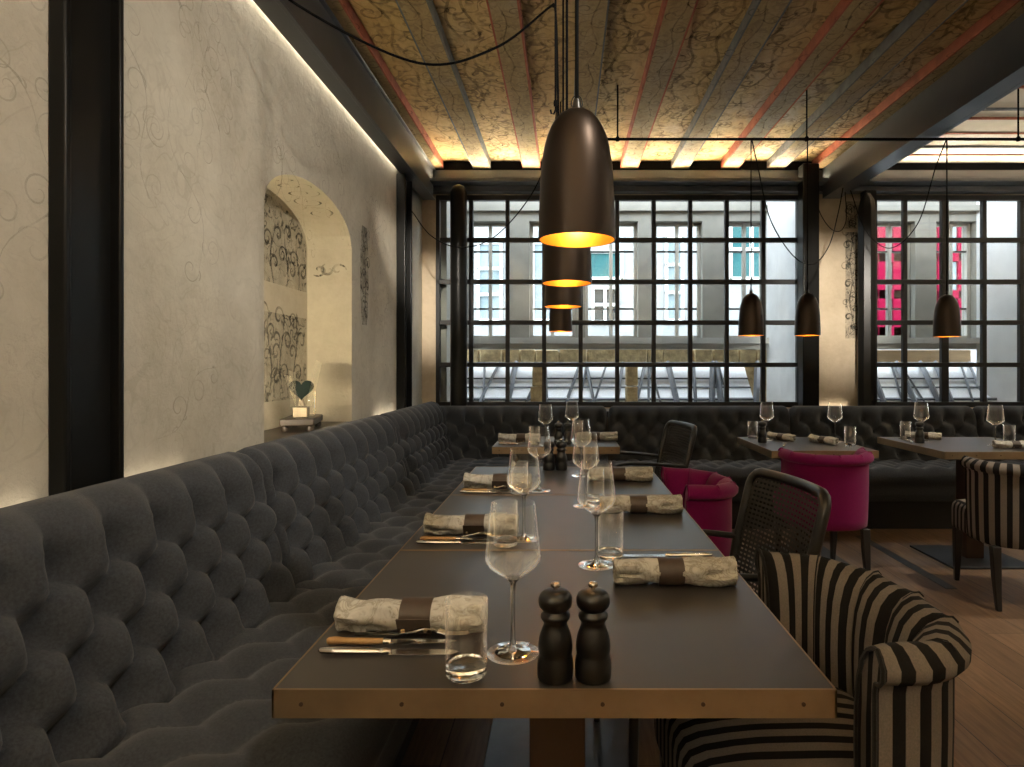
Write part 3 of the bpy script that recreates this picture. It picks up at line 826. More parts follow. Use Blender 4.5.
# ------------------------------------------------------------------ tables
def table(x0, x1, y0, y1, label, group, plate='plate', col=True, px=.23, py=.24):
    cx, cy = (x0 + x1) / 2, (y0 + y1) / 2
    t = thing('restaurant_table', label, 'table', (cx, cy, 0), 0, group)
    hx, hy = (x1 - x0) / 2, (y1 - y0) / 2
    q = MB(); q.box(-hx + .002, hx - .002, -hy + .002, hy - .002, TT - .040, TT); q.build('tabletop', M['table_top'], t, bevel=.0015)
    e = MB(); e.box(-hx, hx, -hy, -hy + .004, TT - .042, TT + .0006); e.box(-hx, hx, hy - .004, hy, TT - .042, TT + .0006)
    e.box(-hx, -hx + .003, -hy, hy, TT - .042, TT + .0006); e.box(hx - .003, hx, -hy, hy, TT - .042, TT + .0006)
    eb = e.build('edge_band', M['brass'], t, smooth=False)
    for k in range(6):
        s = MB(); X = LERP(-hx + .044, hx - .050, k / 5)
        s.tube([(X, -hy - .0015, TT - .021), (X, -hy + .001, TT - .021)], .0032, 10); s.build('screw', M['column'], eb)
    c = MB(); c.box(-.055, .055, -.055, .055, .01, TT - .038); c.build('column', M['column'], t, bevel=.003)
    pz = MB(); pz.box(-px, px, -py, py, 0, .012); pz.build('floor_plate', M[plate], t, bevel=.002)
    u = MB(); u.box(-.2, .2, -.2, .2, TT - .052, TT - .040); u.build('mounting_plate', M['dark_plate'], t)
    return t
GT = 'tables joined in a row along the bench'
table(-.4386, .404, .939, 1.657, 'nearest dark brown table with brass edge carrying two big pepper mills', GT)
table(-.4386, .404, 1.661, 2.379, 'middle table of the brass edged row, behind the nearest table', GT)
table(-.4386, .404, 2.383, 3.065, 'farthest of the three joined brass edged tables, before the small corner table', GT)
table(-.45, .328, 3.83, 4.42, 'small table standing alone in the bench corner under the last pendant', None, 'dark_plate')
table(1.19, 1.81, 3.645, 4.38, 'dark table in front of the single magenta chair seen from behind', None, 'dark_plate', px=.22)
table(2.164, 2.95, 3.60, 4.38, 'dark table at the right edge behind the far striped chair', None, 'dark_plate', px=.25)

# ------------------------------------------------------------------ tub chairs
def rrect(hx, y0, y1, r, n=6, rb=None):
    pts = []; q = rb or r
    for cx, cy, a, r in ((hx - r, y0 + r, -PI / 2, r), (hx - q, y1 - q, 0, q), (-hx + q, y1 - q, PI / 2, q), (-hx + r, y0 + r, PI, r)):
        pts += arc(cx, cy, r, a, a + PI / 2, n)
    return pts
def make_tub(label, mat, pip, group, a_):
    t = thing('tub_chair', label, 'chair', (0, 0, 0), 0, group)
    N = 84; sw = a_ + .014
    path = []
    raw = [(-a_, .0)] + [(-a_ * math.copysign(abs(math.cos(th)) ** .8, math.cos(th)), .030 + .175 * math.sin(th) ** .9) for th in [PI * k / 60 for k in range(61)]] + [(a_, .0)]
    raw = [Vector(p) for p in raw]; LL = [0]
    for p, q in zip(raw, raw[1:]): LL.append(LL[-1] + (q - p).length)
    tot = LL[-1]
    def at(s):
        d = s * tot
        for k in range(len(raw) - 1):
            if d <= LL[k + 1] + 1e-9:
                seg = LL[k + 1] - LL[k]
                return raw[k].lerp(raw[k + 1], (d - LL[k]) / seg if seg > 1e-9 else 0)
        return raw[-1]
    prof = [(-.044, .40), (-.050, .47), (-.052, .54), (-.050, .60), (-.043, .65), (-.030, .688), (-.012, .712), (.008, .724), (.028, .725), (.045, .716), (.055, .699), (.054, .682), (.045, .671),
            (.033, .667), (.029, .650), (.029, .56), (.027, .46), (.024, .36), (.020, .318), (.004, .306), (-.030, .306)]
    m = len(prof); PL = [0]
    for p, q in zip(prof, prof[1:]): PL.append(PL[-1] + math.dist(p, q))
    verts = []; faces = []; uvs = []
    for i in range(N + 1):
        s = i / N; p = at(s); tg = (at(min(1, s + .012)) - at(max(0, s - .012))).normalized()
        if i in (0, N): tg = Vector((0, 1)) if i == 0 else Vector((0, -1))
        nn = Vector((-tg.y, tg.x))
        for k, (o, z) in enumerate(prof):
            ch = abs(math.sin(PI * 6 * s)) ** .45
            if k <= 9: o = o + .026 * (1 - ch) * min(1, (10 - k) / 3) - .008
            zz = z + (.010 * (abs(s - .5) * 2) ** 2 if z > .5 else 0)
            verts.append((p.x + nn.x * o, p.y + nn.y * o, zz))
    for i in range(N):
        for k in range(m - 1):
            faces.append((i * m + k, (i + 1) * m + k, (i + 1) * m + k + 1, i * m + k + 1))
            uvs.append([(i / N * tot, PL[k]), ((i + 1) / N * tot, PL[k]), ((i + 1) / N * tot, PL[k + 1]), (i / N * tot, PL[k + 1])])
    for i, base in ((0, 0), (N, N * m)):
        ids = tuple(base + k for k in range(m)); faces.append(ids); uvs.append([(prof[k][0] + .012, prof[k][1]) for k in range(m)])
    sh = MB(); sh.add(verts, faces, 0, uvs); sh.build('backrest', mat, t, angle=50)
    for kk in range(1, 6):
        i_ = round(N * kk / 6)
        sm = MB(); sm.tube([Vector(verts[i_ * m + k]) * 1.0 for k in range(0, 10)], .0030, 6); sm.build('seam', pip, t)
    for sd in (0, N):
        loop = [Vector(verts[sd * m + k]) + Vector((0, -.002, 0)) for k in range(m)]
        pp = MB(); pp.tube(loop, .0045, 6, closed=True); pp.build('piping', pip, t)
    # seat
    out = rrect(sw - .012, -.285, .165, .05, rb=.165)
    n = len(out)
    def ring(ins, z):
        return [(x * (1 - ins / sw), (y + .0575) * (1 - ins / .2275) - .0575, z) for x, y in out]
    lev = [(.012, .306), (.002, .312), (0, .33), (0, .415), (.004, .438), (.016, .455), (.045, .466), (.10, .474), (.15, .478), (.18, .479)]
    sv = []; sf = []; su = []
    per = [0]
    for p, q in zip(out, out[1:]): per.append(per[-1] + math.dist(p, q))
    for ins, z in lev: sv += ring(ins, z)
    fc0 = min(range(n), key=lambda k: abs(out[k][0]) + out[k][1])
    for L_ in range(len(lev) - 1):
        for k in range(n):
            k2 = (k + 1) % n
            fidx = (L_ * n + k, L_ * n + k2, (L_ + 1) * n + k2, (L_ + 1) * n + k)
            sf.append(fidx)
            xm = (out[k][0] + out[k2][0]) / 2; ym = (out[k][1] + out[k2][1]) / 2
            side = abs(out[k][1] - out[k2][1]) > abs(out[k][0] - out[k2][0])
            if L_ < 5 and side: su.append([(sv[q][1] + (sw if xm > 0 else -.0), sv[q][2]) for q in fidx])
            else: su.append([(sv[q][0], sv[q][1]) for q in fidx])
    top = tuple((len(lev) - 1) * n + k for k in range(n)); sf.append(top); su.append([(sv[q][0], sv[q][1]) for q in top])
    bot = tuple(range(n - 1, -1, -1)); sf.append(bot); su.append([(sv[q][0], sv[q][1]) for q in bot])
    se = MB(); se.add(sv, sf, 0, su); se.build('seat', mat, t, angle=60)
    for sx in (-1, 1):
        for fy, sp_ in ((-.245, -.012), (.165, .035)):
            lg_ = MB()
            w0, w1 = .021, .012
            x, y = sx * (a_ - .035), fy
            vv = []
            for z, ww_, dy in ((.31, w0, 0), (.16, .018, sp_ * .35), (.0, w1, sp_)):
                vv += [(x + sx * .004 + a * ww_, y + dy + b * ww_, z) for a, b in ((-1, -1), (1, -1), (1, 1), (-1, 1))]
            fcs = [(3, 2, 1, 0), (8, 9, 10, 11)]
            for r_ in (0, 4):
                fcs += [(r_ + k, r_ + (k + 1) % 4, r_ + 4 + (k + 1) % 4, r_ + 4 + k) for k in range(4)]
            lg_.add(vv, fcs); lg_.build('leg', M['dark_wood'], t, bevel=.004)
    return t
GS = 'striped tub chairs'; GM = 'magenta tub chairs'
c1 = make_tub('black and beige striped tub chair pushed up to the nearest table', M['stripes'], M['piping'], GS, .25)
c1.location = (.505, 1.325, 0); c1.rotation_euler = (0, 0, R(-88))
dup(c1, (2.385, 3.275, 0), R(171), 'striped tub chair at the table by the right edge, seen from behind')
c3 = make_tub('magenta tub chair side on at the row of tables, behind the woven chair', M['magenta'], M['magenta'], GM, .203)
c3.location = (.470, 2.73, 0); c3.rotation_euler = (0, 0, R(-87))
dup(c3, (1.485, 3.655, 0), R(180), 'magenta tub chair seen from behind, tucked under its own table')

# ------------------------------------------------------------------ black woven armchairs
def make_woven(label, group):
    t = thing('woven_armchair', label, 'chair', (0, 0, 0), 0, group)
    hw = .222
    def bp(x, z):                      # back surface: leans and curves
        k = (z - .40) / .44
        return Vector((x * (1 + .04 * k), .245 + .085 * k + .03 * (1 - (x / hw) ** 2) + .02 * k * k, z))
    outl = [(-hw, .40), (-hw, .60), (-hw, .78)] + [(-hw + .045 - .045 * math.cos(a), .795 + .045 * math.sin(a)) for a in (0, .5, 1.0, 1.57)] + \
           [(x, .84) for x in (-.12, -.06, 0, .06, .12)] + [(hw - .045 + .045 * math.cos(a), .795 + .045 * math.sin(a)) for a in (1.57, 1.0, .5, 0)] + [(hw, .78), (hw, .60), (hw, .40)]
    fr = MB(); fr.tube([bp(x, z) for x, z in outl], .017, 10); fr.tube([bp(x, .44) for x in (-hw, -.11, 0, .11, hw)], .012, 8)
    fr.build('back_frame', M['chair_black'], t)
    wv = MB(); nu, nv = 16, 14; v = []; uv = []; fc = []; us = []
    for sgn in (0,):
        for i in range(nu + 1):
            for j in range(nv + 1):
                x = LERP(-hw + .006, hw - .006, i / nu); z = LERP(.43, .832, j / nv)
                p = bp(x, z); v.append((p.x, p.y + (.004 if sgn else -.004), p.z)); uv.append((x + .3, z))
    st_ = (nu + 1) * (nv + 1)
    for sgn in (0,):
        for i in range(nu):
            for j in range(nv):
                q = [sgn * st_ + i * (nv + 1) + j, sgn * st_ + (i + 1) * (nv + 1) + j, sgn * st_ + (i + 1) * (nv + 1) + j + 1, sgn * st_ + i * (nv + 1) + j + 1]
                fc.append(tuple(q)); us.append([uv[k] for k in q])
    wv.add(v, fc, 0, us); wv.build('woven_panel', M['woven'], t, angle=80, normals=False)
    se = MB(); out = rrect(.225, -.215, .235, .05); n = len(out)
    lev = [(.02, .385), (.004, .392), (0, .41), (0, .435), (.01, .45), (.04, .457), (.12, .46)]
    sv = []
    for ins, z in lev: sv += [(x * (1 - ins / .225), (y - .01) * (1 - ins / .225) + .01, z) for x, y in out]
    sf = [(L_ * n + k, L_ * n + (k + 1) % n, (L_ + 1) * n + (k + 1) % n, (L_ + 1) * n + k) for L_ in range(len(lev) - 1) for k in range(n)]
    sf += [tuple(range(n - 1, -1, -1)), tuple((len(lev) - 1) * n + k for k in range(n))]
    se.add(sv, sf); se.build('seat', M['chair_cushion'], t, angle=60)
    for sx in (-1, 1):
        am = MB()
        am.tube(smooth_path([(sx * .228, .300, .612), (sx * .245, .16, .628), (sx * .248, .0, .642), (sx * .245, -.10, .640), (sx * .240, -.165, .615), (sx * .236, -.195, .56), (sx * .232, -.205, .45)], 6),
                .0135, 10, flat=.8)
        am.build('armrest', M['chair_black'], t)
        a = MB(); a.tube([(sx * .232, -.205, .45), (sx * .230, -.208, .22), (sx * .230, -.212, 0)], [.0135, .014, .011], 10); a.build('leg', M['chair_black'], t)
        a = MB(); a.tube([(sx * .222, .245, .42), (sx * .222, .265, .22), (sx * .224, .30, 0)], [.017, .016, .012], 10); a.build('leg', M['chair_black'], t)
    rl = MB(); rl.tube([(-.222, -.205, .40), (.222, -.205, .40)], .011, 8); rl.tube([(-.222, .25, .40), (.222, .25, .40)], .011, 8)
    for sx in (-1, 1): rl.tube([(sx * .225, -.205, .40), (sx * .222, .25, .40)], .011, 8)
    rl.build('seat_rail', M['chair_black'], t)
    return t
wc = make_woven('black woven armchair behind the near striped chair at the middle table', 'black woven armchairs')
wc.location = (.349, 1.93, 0); wc.rotation_euler = (0, 0, R(-81))
dup(wc, (.385, 3.92, 0), R(-79), 'black woven armchair at the small corner table, with its arms in view')

# ------------------------------------------------------------------ tableware
def wine_profile():
    o = [(.0005, .0), (.030, .0), (.0435, .0012), (.0440, .0022), (.030, .0038), (.014, .0062), (.006, .012), (.0040, .025), (.0036, .06), (.0038, .105), (.0052, .119),
         (.012, .127), (.026, .136), (.040, .147), (.0465, .157), (.0468, .165), (.0445, .190), (.0405, .225), (.0375, .253)]
    i = [(.0369, .253), (.0399, .225), (.0438, .190), (.0461, .165), (.0458, .158), (.0393, .1485), (.0255, .1378), (.012, .1300), (.0005, .1275)]
    return o + i
def make_wine(label, loc):
    m_ = MB(); pf = wine_profile()
    m_.lathe(pf[:5], 40, 1); m_.lathe(pf[4:12], 20, 0); m_.lathe(pf[11:-1], 40, 1)
    o = m_.build('wine_glass', [M['glass'], M['thin']], angle=70); o.location = loc
    return tag(o, label, 'glass', 'wine glasses')
def make_tumbler(label, loc):
    m_ = MB(); m_.lathe([(.0005, 0), (.029, 0), (.0315, .002), (.0322, .006), (.0324, .019), (.028, .0175), (.0005, .0165)], 36, 0)
    m_.lathe([(.0326, .0195), (.0335, .118), (.0328, .1186), (.0321, .118), (.0311, .0195)], 36, 1)
    o = m_.build('tumbler', [M['glass'], M['thin']], angle=50); o.location = loc
    return tag(o, label, 'glass', 'water tumblers')
def again(o, label, loc, rotz=0):
    c = o.copy(); C.objects.link(c); c.location = loc; c.rotation_euler = (0, 0, rotz); c['label'] = label
    return c
def make_mill(label, loc):
    t = thing('pepper_mill', label, 'mill', loc, 0, 'pepper and salt mills')
    b = MB(); b.lathe([(.0005, 0), (.0265, 0), (.0280, .003), (.0284, .018), (.0272, .030), (.0252, .035), (.0256, .039), (.0268, .044), (.0268, .054), (.0245, .066), (.0205, .077), (.0182, .083),
                       (.0186, .087), (.0215, .0905), (.0232, .0945), (.0225, .0985), (.0186, .102), (.0178, .104)], 32)
    b.build('body', M['mill'], t, angle=60)
    h = MB(); h.lathe([(.0176, .104), (.0212, .1065), (.0250, .111), (.0266, .1175), (.0260, .124), (.0232, .1300), (.0175, .1342), (.0100, .1358), (.0005, .1362)], 32)
    h.build('head', M['mill'], t, angle=60)
    k = MB(); k.lathe([(.0035, .1355), (.0035, .139), (.0075, .1405), (.0078, .1440), (.0062, .1465), (.0005, .1472)], 20); k.build('knob', M['mill_metal'], t)
    return t
def make_napkin(label, loc, rotz):
    t = thing('napkin_roll', label, 'napkin', loc, rotz, 'rolled napkins in leather bands')
    m_ = MB(); n, k = 44, 28; L = .262; v = []; fc = []
    for i in range(n + 1):
        x = LERP(-L / 2, L / 2, i / n)
        for j in range(k):
            a = 2 * PI * j / k
            pinch = math.exp(-((x - .01) / .055) ** 2)
            nz = noise.noise(Vector((x * 14 + a * .25, math.cos(a) * 1.4, math.sin(a) * 1.4))) * .0065 + noise.noise(Vector((x * 34, math.cos(a) * 3, math.sin(a) * 3))) * .003
            r_ = .0290 - .0010 * pinch + nz * 1.7 * (1 - pinch) + .0045 * math.cos(2 * (a - x * 11)) * (1 - pinch) + .003 * math.cos(3 * a + x * 30) * (1 - pinch)
            y = r_ * 1.10 * math.cos(a); z = .028 + max(-.027, r_ * .95 * math.sin(a))
            v.append((x, y, z))
    for i in range(n):
        for j in range(k):
            fc.append((i * k + j, i * k + (j + 1) % k, (i + 1) * k + (j + 1) % k, (i + 1) * k + j))
    # rolled layers showing at the ends
    base = len(v)
    for e, i in ((-1, 0), (1, n)):
        rings = [(1, 0), (.86, .004), (.8, -.012), (.62, -.004), (.56, -.016), (.34, -.008), (.05, -.012)]
        prev = [i * k + j for j in range(k)]
        for sc_, dx in rings[1:]:
            cur = []
            for j in range(k):
                p = v[i * k + j]; cur.append(len(v)); v.append((p[0] + e * dx, p[1] * sc_, .028 + (p[2] - .028) * sc_))
            for j in range(k): fc.append((prev[j], prev[(j + 1) % k], cur[(j + 1) % k], cur[j]))
            prev = cur
        fc.append(tuple(prev))
    m_.add(v, fc); m_.build('cloth', M['napkin'], t, angle=60)
    b = MB(); v = []; fc = []; k = 32
    for x in (-.018, .038):
        for rr_ in (.0305, .0287):
            for j in range(k):
                a = 2 * PI * j / k; v.append((x, rr_ * 1.08 * math.cos(a), .028 + max(-.0276, rr_ * .96 * math.sin(a))))
    for j in range(k):
        j2 = (j + 1) % k
        fc += [(j, j2, 2 * k + j2, 2 * k + j), (k + j, 3 * k + j, 3 * k + j2, k + j2), (j, k + j, k + j2, j2), (2 * k + j, 2 * k + j2, 3 * k + j2, 3 * k + j)]
    b.add(v, fc)
    M4 = Matrix.Translation((.010, -.0345, .020)) @ Matrix.Rotation(R(28), 4, 'X')
    b.box(-.030, .030, -.0012, .0012, -.019, .017, 0, M4)
    lb = b.build('leather_band', M['leather'], t, angle=50)
    for sx in (-1, 1):
        s = MB(); p = M4 @ Vector((sx * .020, -.002, -.009)); s.lathe([(.0001, .003), (.003, .0022), (.0042, 0)], 10)
        so = s.build('stud', M['brass_line'], lb); so.location = p; so.rotation_euler = (R(90), 0, 0)
    return t
def blade_shape(L0, L1, w0, tip):
    up = [(LERP(L0, L1, t), w0 * (.5 + .05 * math.sin(PI * t))) for t in (0, .2, .4, .6, .8)] + [(LERP(L0, L1, .92), w0 * .38), (L1, w0 * tip)]
    dn = [(LERP(L0, L1, t), -w0 * .5 * (1 if t < .5 else LERP(1, .8, (t - .5) * 2))) for t in (.9, .6, .3, 0)]
    return up + dn
def make_knife(label, loc, rotz):
    t = thing('table_knife', label, 'knife', loc, rotz, 'table knives')
    h = MB(); h.tube([(-.118, 0, .006), (-.114, 0, .006), (-.09, 0, .006), (-.05, 0, .0055), (-.02, 0, .005), (-.008, 0, .005)], [.002, .006, .0075, .0068, .0058, .006], 12, flat=.75)
    h.build('handle', M['silver'], t)
    c = MB(); c.tube([(-.014, 0, .005), (-.010, 0, .005), (-.006, 0, .005), (.004, 0, .005)], [.006, .0068, .0068, .004], 12, flat=.75); c.build('collar', M['silver'], t)
    b = MB(); b.prism(blade_shape(.002, .118, .019, .05), .0015, .0033); b.build('blade', M['blade'], t, smooth=False)
    return t
def make_steak(label, loc, rotz):
    t = thing('steak_knife', label, 'knife', loc, rotz, 'wood handled steak knives')
    h = MB(); h.tube([(-.112, 0, .006), (-.109, .001, .006), (-.098, .003, .006), (-.08, .001, .006), (-.04, -.001, .006), (-.012, 0, .006)], [.004, .0072, .0082, .0066, .0068, .0058], 12, flat=.8)
    h.build('handle', M['olive_wood'], t)
    c = MB(); c.tube([(-.013, 0, .006), (.0, 0, .006)], [.0062, .005], 12, flat=.8); c.build('bolster', M['silver'], t)
    b = MB(); b.prism(blade_shape(-.002, .112, .016, .02), .004, .0058); b.build('blade', M['blade'], t, smooth=False)
    return t
def make_fork(label, loc, rotz):
    m_ = MB()
    def zc(x): return .005 + .012 * math.exp(-((x - .025) / .03) ** 2) + .004 * max(0, (x - .06) / .04)
    xs = [-.105, -.10, -.085, -.06, -.03, 0, .02, .035, .045]
    ws = [.003, .006, .0072, .0055, .0038, .003, .0035, .006, .0095]
    v = []; fc = []
    for x, w_ in zip(xs, ws):
        z = zc(x); v += [(x, -w_, z), (x, w_, z), (x, w_, z + .003), (x, -w_, z + .003)]
    for i in range(len(xs) - 1):
        for k in range(4): fc.append((i * 4 + k, i * 4 + (k + 1) % 4, (i + 1) * 4 + (k + 1) % 4, (i + 1) * 4 + k))
    fc += [(3, 2, 1, 0), tuple(len(v) - 4 + k for k in range(4))]
    m_.add(v, fc)
    for k in range(4):
        y = -.0078 + k * .0052
        m_.tube([(x, y, zc(x) + .0015) for x in (.044, .06, .075, .09, .098)], [.0019, .0018, .0016, .0014, .0008], 6)
    o = m_.build('fork', M['silver'], angle=50); o.location = loc; o.rotation_euler = (0, 0, rotz)
    return tag(o, label, 'fork', 'forks')

# per setting: tumbler, wine, napkin, knife, steak knife, fork (positions on the table), rotation
Z = TT + .0008
SETS = [
    ('on the bench side of the nearest table', (-.156, .985), (-.089, 1.057), (-.281, 1.155), (-.297, 1.056), (-.303, 1.092), (-.270, 1.118), 0),
    ('on the chair side of the nearest table', (.112, 1.590), (.074, 1.527), (.241, 1.400), (.255, 1.600), (.260, 1.560), (.255, 1.520), PI),
    ('on the bench side of the middle table', (-.164, 1.705), (-.118, 1.765), (-.272, 1.822), (-.290, 1.715), (-.293, 1.748), (-.265, 1.765), 0),
    ('on the chair side of the middle table', (.106, 2.275), (.069, 2.180), (.248, 2.085), (.255, 2.290), (.260, 2.250), (.255, 2.210), PI),
    ('on the bench side of the third table', (-.178, 2.410), (-.104, 2.455), (-.272, 2.520), (-.290, 2.415), (-.293, 2.445), (-.265, 2.470), 0),
    ('on the chair side of the third table', (.112, 2.905), (.067, 2.800), (.233, 2.680), (.255, 2.890), (.260, 2.850), (.255, 2.810), PI),
    ('on the left of the small corner table', (-.197, 3.90), (-.128, 3.93), (-.300, 4.06), (-.305, 3.93), (-.308, 3.965), (-.275, 3.99), 0),
    ('on the right of the small corner table', (.085, 4.32), (.040, 4.22), (.205, 4.16), (.20, 4.34), (.205, 4.31), (.20, 4.27), PI),
]
prot = {}
for i, (wh, tu, wi, na, kn, sk, fo, rz) in enumerate(SETS):
    def put(key, maker, text, xy, rot=True):
        loc = (xy[0], xy[1], Z)
        lab = text + ' ' + wh
        if key not in prot:
            prot[key] = maker(lab, loc, rz) if rot else maker(lab, loc)
        else:
            s = prot[key]
            if s.type == 'EMPTY': dup(s, loc, rz if rot else 0, lab)
            else: again(s, lab, loc, rz if rot else 0)
    put('t', make_tumbler, 'clear water tumbler', tu, False)
    put('w', make_wine, 'tall stemmed wine glass', wi, False)
    put('n', make_napkin, 'patterned napkin rolled in a leather band', na)
    put('k', make_knife, 'silver table knife', kn)
    put('s', make_steak, 'wood handled steak knife', sk)
    put('f', make_fork, 'silver fork', fo)
ml = make_mill('black pepper mill, left one of the pair at the front of the nearest table', (-.0165, .977, Z))
dup(ml, (.0420, .978, Z), 0, 'black pepper mill, right one of the pair at the front of the nearest table')
dup(ml, (-.080, 2.965, Z), 0, 'black pepper mill, left one of the pair at the back of the third table')
dup(ml, (-.022, 2.965, Z), 0, 'black pepper mill, right one of the pair at the back of the third table')
dup(ml, (-.048, 3.95, Z), 0, 'black mill, left one of the pair on the small corner table')
dup(ml, (.012, 3.96, Z), 0, 'black mill, right one of the pair on the small corner table')
A_ = 'on the table behind the magenta chair'; B_ = 'on the table at the right edge'
dup(ml, (1.262, 4.05, Z), 0, 'single black mill at the left end of the table behind the magenta chair')
dup(ml, (2.262, 4.03, Z), 0, 'single black mill at the left end of the table at the right edge')
again(prot['t'], 'water tumbler beside the single mill ' + A_, (1.262, 4.26, Z)); again(prot['w'], 'wine glass beside the single mill ' + A_, (1.335, 4.19, Z))
again(prot['t'], 'water tumbler at the right end of the table behind the magenta chair', (1.745, 3.87, Z)); again(prot['w'], 'wine glass at the right end of the table behind the magenta chair', (1.750, 4.10, Z))
again(prot['t'], 'water tumbler beside the single mill ' + B_, (2.29, 4.25, Z)); again(prot['w'], 'wine glass beside the single mill ' + B_, (2.335, 4.14, Z))
again(prot['t'], 'water tumbler behind the napkin ' + B_, (2.80, 3.98, Z)); again(prot['w'], 'wine glass behind the napkin ' + B_, (2.645, 3.88, Z))
dup(prot['n'], (1.43, 4.19, Z), R(-62), 'rolled napkin beside the single mill ' + A_, scale=.8)
dup(prot['n'], (1.640, 4.02, Z), R(-68), 'rolled napkin at the right end of the table behind the magenta chair', scale=.8)
dup(prot['n'], (2.42, 4.27, Z), R(-30), 'rolled napkin beside the single mill ' + B_, scale=.8)
dup(prot['n'], (2.665, 3.755, Z), R(-8), 'rolled napkin in front of the wine glass on the table at the right edge', scale=.8)
dup(prot['k'], (1.36, 3.93, Z), R(70), 'table knife ' + A_); dup(prot['k'], (2.24, 4.16, Z), R(80), 'table knife ' + B_)

# ------------------------------------------------------------------ pendants
def make_pendant(label, loc, ztop):
    t = thing('pendant_lamp', label, 'lamp', loc, 0, 'bell shaped bronze pendants')
    H, r0 = .279, .0815
    fr = [(0, .0006), (.006, .10), (.02, .26), (.055, .45), (.10, .58), (.15, .68), (.22, .775), (.30, .85), (.40, .905), (.515, .94), (.65, .965), (.80, .985), (.93, .998), (1, 1)]
    outer = [(r0 * r_, H * (1 - h)) for h, r_ in fr]
    s = MB(); s.lathe(outer + [(r0 - .0022, 0)], 56); s.build('lamp_shade', M['bronze'], t, angle=60)
    inner = [(max(.0006, r0 * r_ - .0028), max(0, H * (1 - h) - (.003 if h < .9 else 0)) + (.0004 if h > .99 else 0)) for h, r_ in fr]
    s = MB(); s.lathe(inner, 56); s.build('shade_lining', M['gold'], t, angle=60)
    b = MB(); b.lathe([(.0005, .085), (.016, .090), (.026, .103), (.029, .118), (.024, .136), (.015, .150), (.013, .175), (.0005, .175)], 20); b.build('bulb', M['bulb'], t)
    c = MB(); c.lathe([(.0005, .300), (.007, .298), (.010, .284), (.012, .2765)], 16); c.build('cap', M['mill'], t)
    c = MB(); c.tube([(0, 0, .298), (0, 0, (ztop - loc[2]) * .5), (0, 0, ztop - loc[2])], .0042, 8); c.build('cord', M['cable'], t)
    for sx in (-1, 1):
        k = MB(); k.tube(smooth_path([(sx * .006, 0, .276), (sx * .012, 0, .288), (sx * .008, 0, .302), (0, 0, .308)], 5), .0012, 6); k.build('strap', M['mill'], t)
    L = bpy.data.lights.new('pendant_bulb', 'POINT'); L.energy = PEND; L.color = (1, .66, .28); L.shadow_soft_size = .02
    lo = bpy.data.objects.new('pendant_light', L); C.objects.link(lo); lo.parent = t; lo.location = (0, 0, .065)
    return t
PEND = .8
GP = 'pendant'
make_pendant('largest looking bronze bell pendant, first over the row of tables', (.023, 1.333, 1.470), ZC)
make_pendant('second bronze bell pendant of the line over the tables', (.003, 2.05, 1.475), ZC)
make_pendant('third bronze bell pendant of the line over the tables', (-.012, 2.73, 1.465), ZC)
make_pendant('last and smallest looking bronze bell pendant, over the corner table', (-.038, 4.40, 1.455), ZC)
PZ, PY = 2.70, 4.13
make_pendant('small bronze bell pendant before the broad window, left one under the pipe', (1.213, PY, 1.413), PZ)
make_pendant('small bronze bell pendant hanging before the square black column', (1.583, PY, 1.413), PZ)
p7 = make_pendant('small bronze bell pendant hanging before the right window', (2.497, PY, 1.405), PZ)
# pipe with hangers
pp = thing('ceiling_pipe', 'thin black pipe slung under the ceiling carrying three pendants', 'pipe', (1.9, PY, PZ))
q = MB(); q.tube([(.23 - 1.9, 0, 0), (4.6 - 1.9, 0, 0)], .0095, 10); q.build('rail', M['cable'], pp)
for x in (.338, 1.578, 2.965, 4.3):
    q = MB(); q.tube([(x - 1.9, 0, 0), (x - 1.9, 0, ZC - PZ - .005)], .0055, 8); q.lathe([(.012, -.012), (.014, 0), (.012, .012), (.006, .02)], 12, 0, (x - 1.9, 0, 0)); q.build('hanger', M['cable'], pp)
q = MB(); q.tube([(2.92 - 1.9, -.9, .18), (4.6 - 1.9, -.9, .18)], .0095, 10)
def cable(label, pts, r=.0035):
    q = MB(); q.tube(smooth_path(pts, 12), r, 8)
    return tag(q.build('cable', M['cable'], angle=80), label, 'cable', 'slack black lamp cables')
cable('black cable swagging from the wall beam to the table pendants', [(-1.185, 2.20, 2.70), (-1.02, 2.38, 2.575), (-.60, 2.55, 2.435), (-.30, 2.65, 2.545), (-.075, 2.72, 2.755), (-.055, 2.725, 2.765), (-.045, 2.73, 2.74), (-.037, 2.73, 2.5), (-.028, 2.73, 2.0), (-.016, 2.73, 1.76)], .0052)
q = thing('cable_hook', 'thin metal rod with a hook end hanging beside the first pendant cord', 'hook', (-.034, 2.05, 2.04))
h = MB(); h.tube([(0, 0, .02), (0, 0, 1.02)], .0035, 8); h.build('rod', M['cable'], q)
h = MB(); h.tube([(0, 0, .03), (0, 0, 0), (-.006, 0, -.014), (-.014, 0, -.012), (-.016, 0, 0)], .003, 8); h.lathe([(.006, .012), (.007, .02), (.006, .03)], 10); h.build('hook', M['cable'], q)
cable('black cable looping from the far wall column to the last table pendant', [(-1.235, 5.0, 2.46), (-1.05, 4.9, 2.23), (-.80, 4.75, 2.11), (-.52, 4.6, 2.16), (-.24, 4.47, 2.44), (-.10, 4.42, 2.78), (-.06, 4.40, 3.05)], .0042)
cable('black cable dipping low between the pipe and the heavy beam', [(1.22, PY, 2.69), (1.29, 4.25, 2.58), (1.46, 4.5, 2.26), (1.72, 4.75, 2.04), (1.95, 4.95, 2.02), (2.14, 5.12, 2.20), (2.27, 5.25, 2.50), (2.33, 5.3, 2.715)], .0042)
cable('short black cable loop against the lit plaster pier', [(2.25, 5.655, 2.79), (2.27, 5.64, 2.6), (2.33, 5.55, 2.43), (2.40, 5.50, 2.40), (2.43, 5.46, 2.5), (2.41, 5.44, 2.72)], .0036)
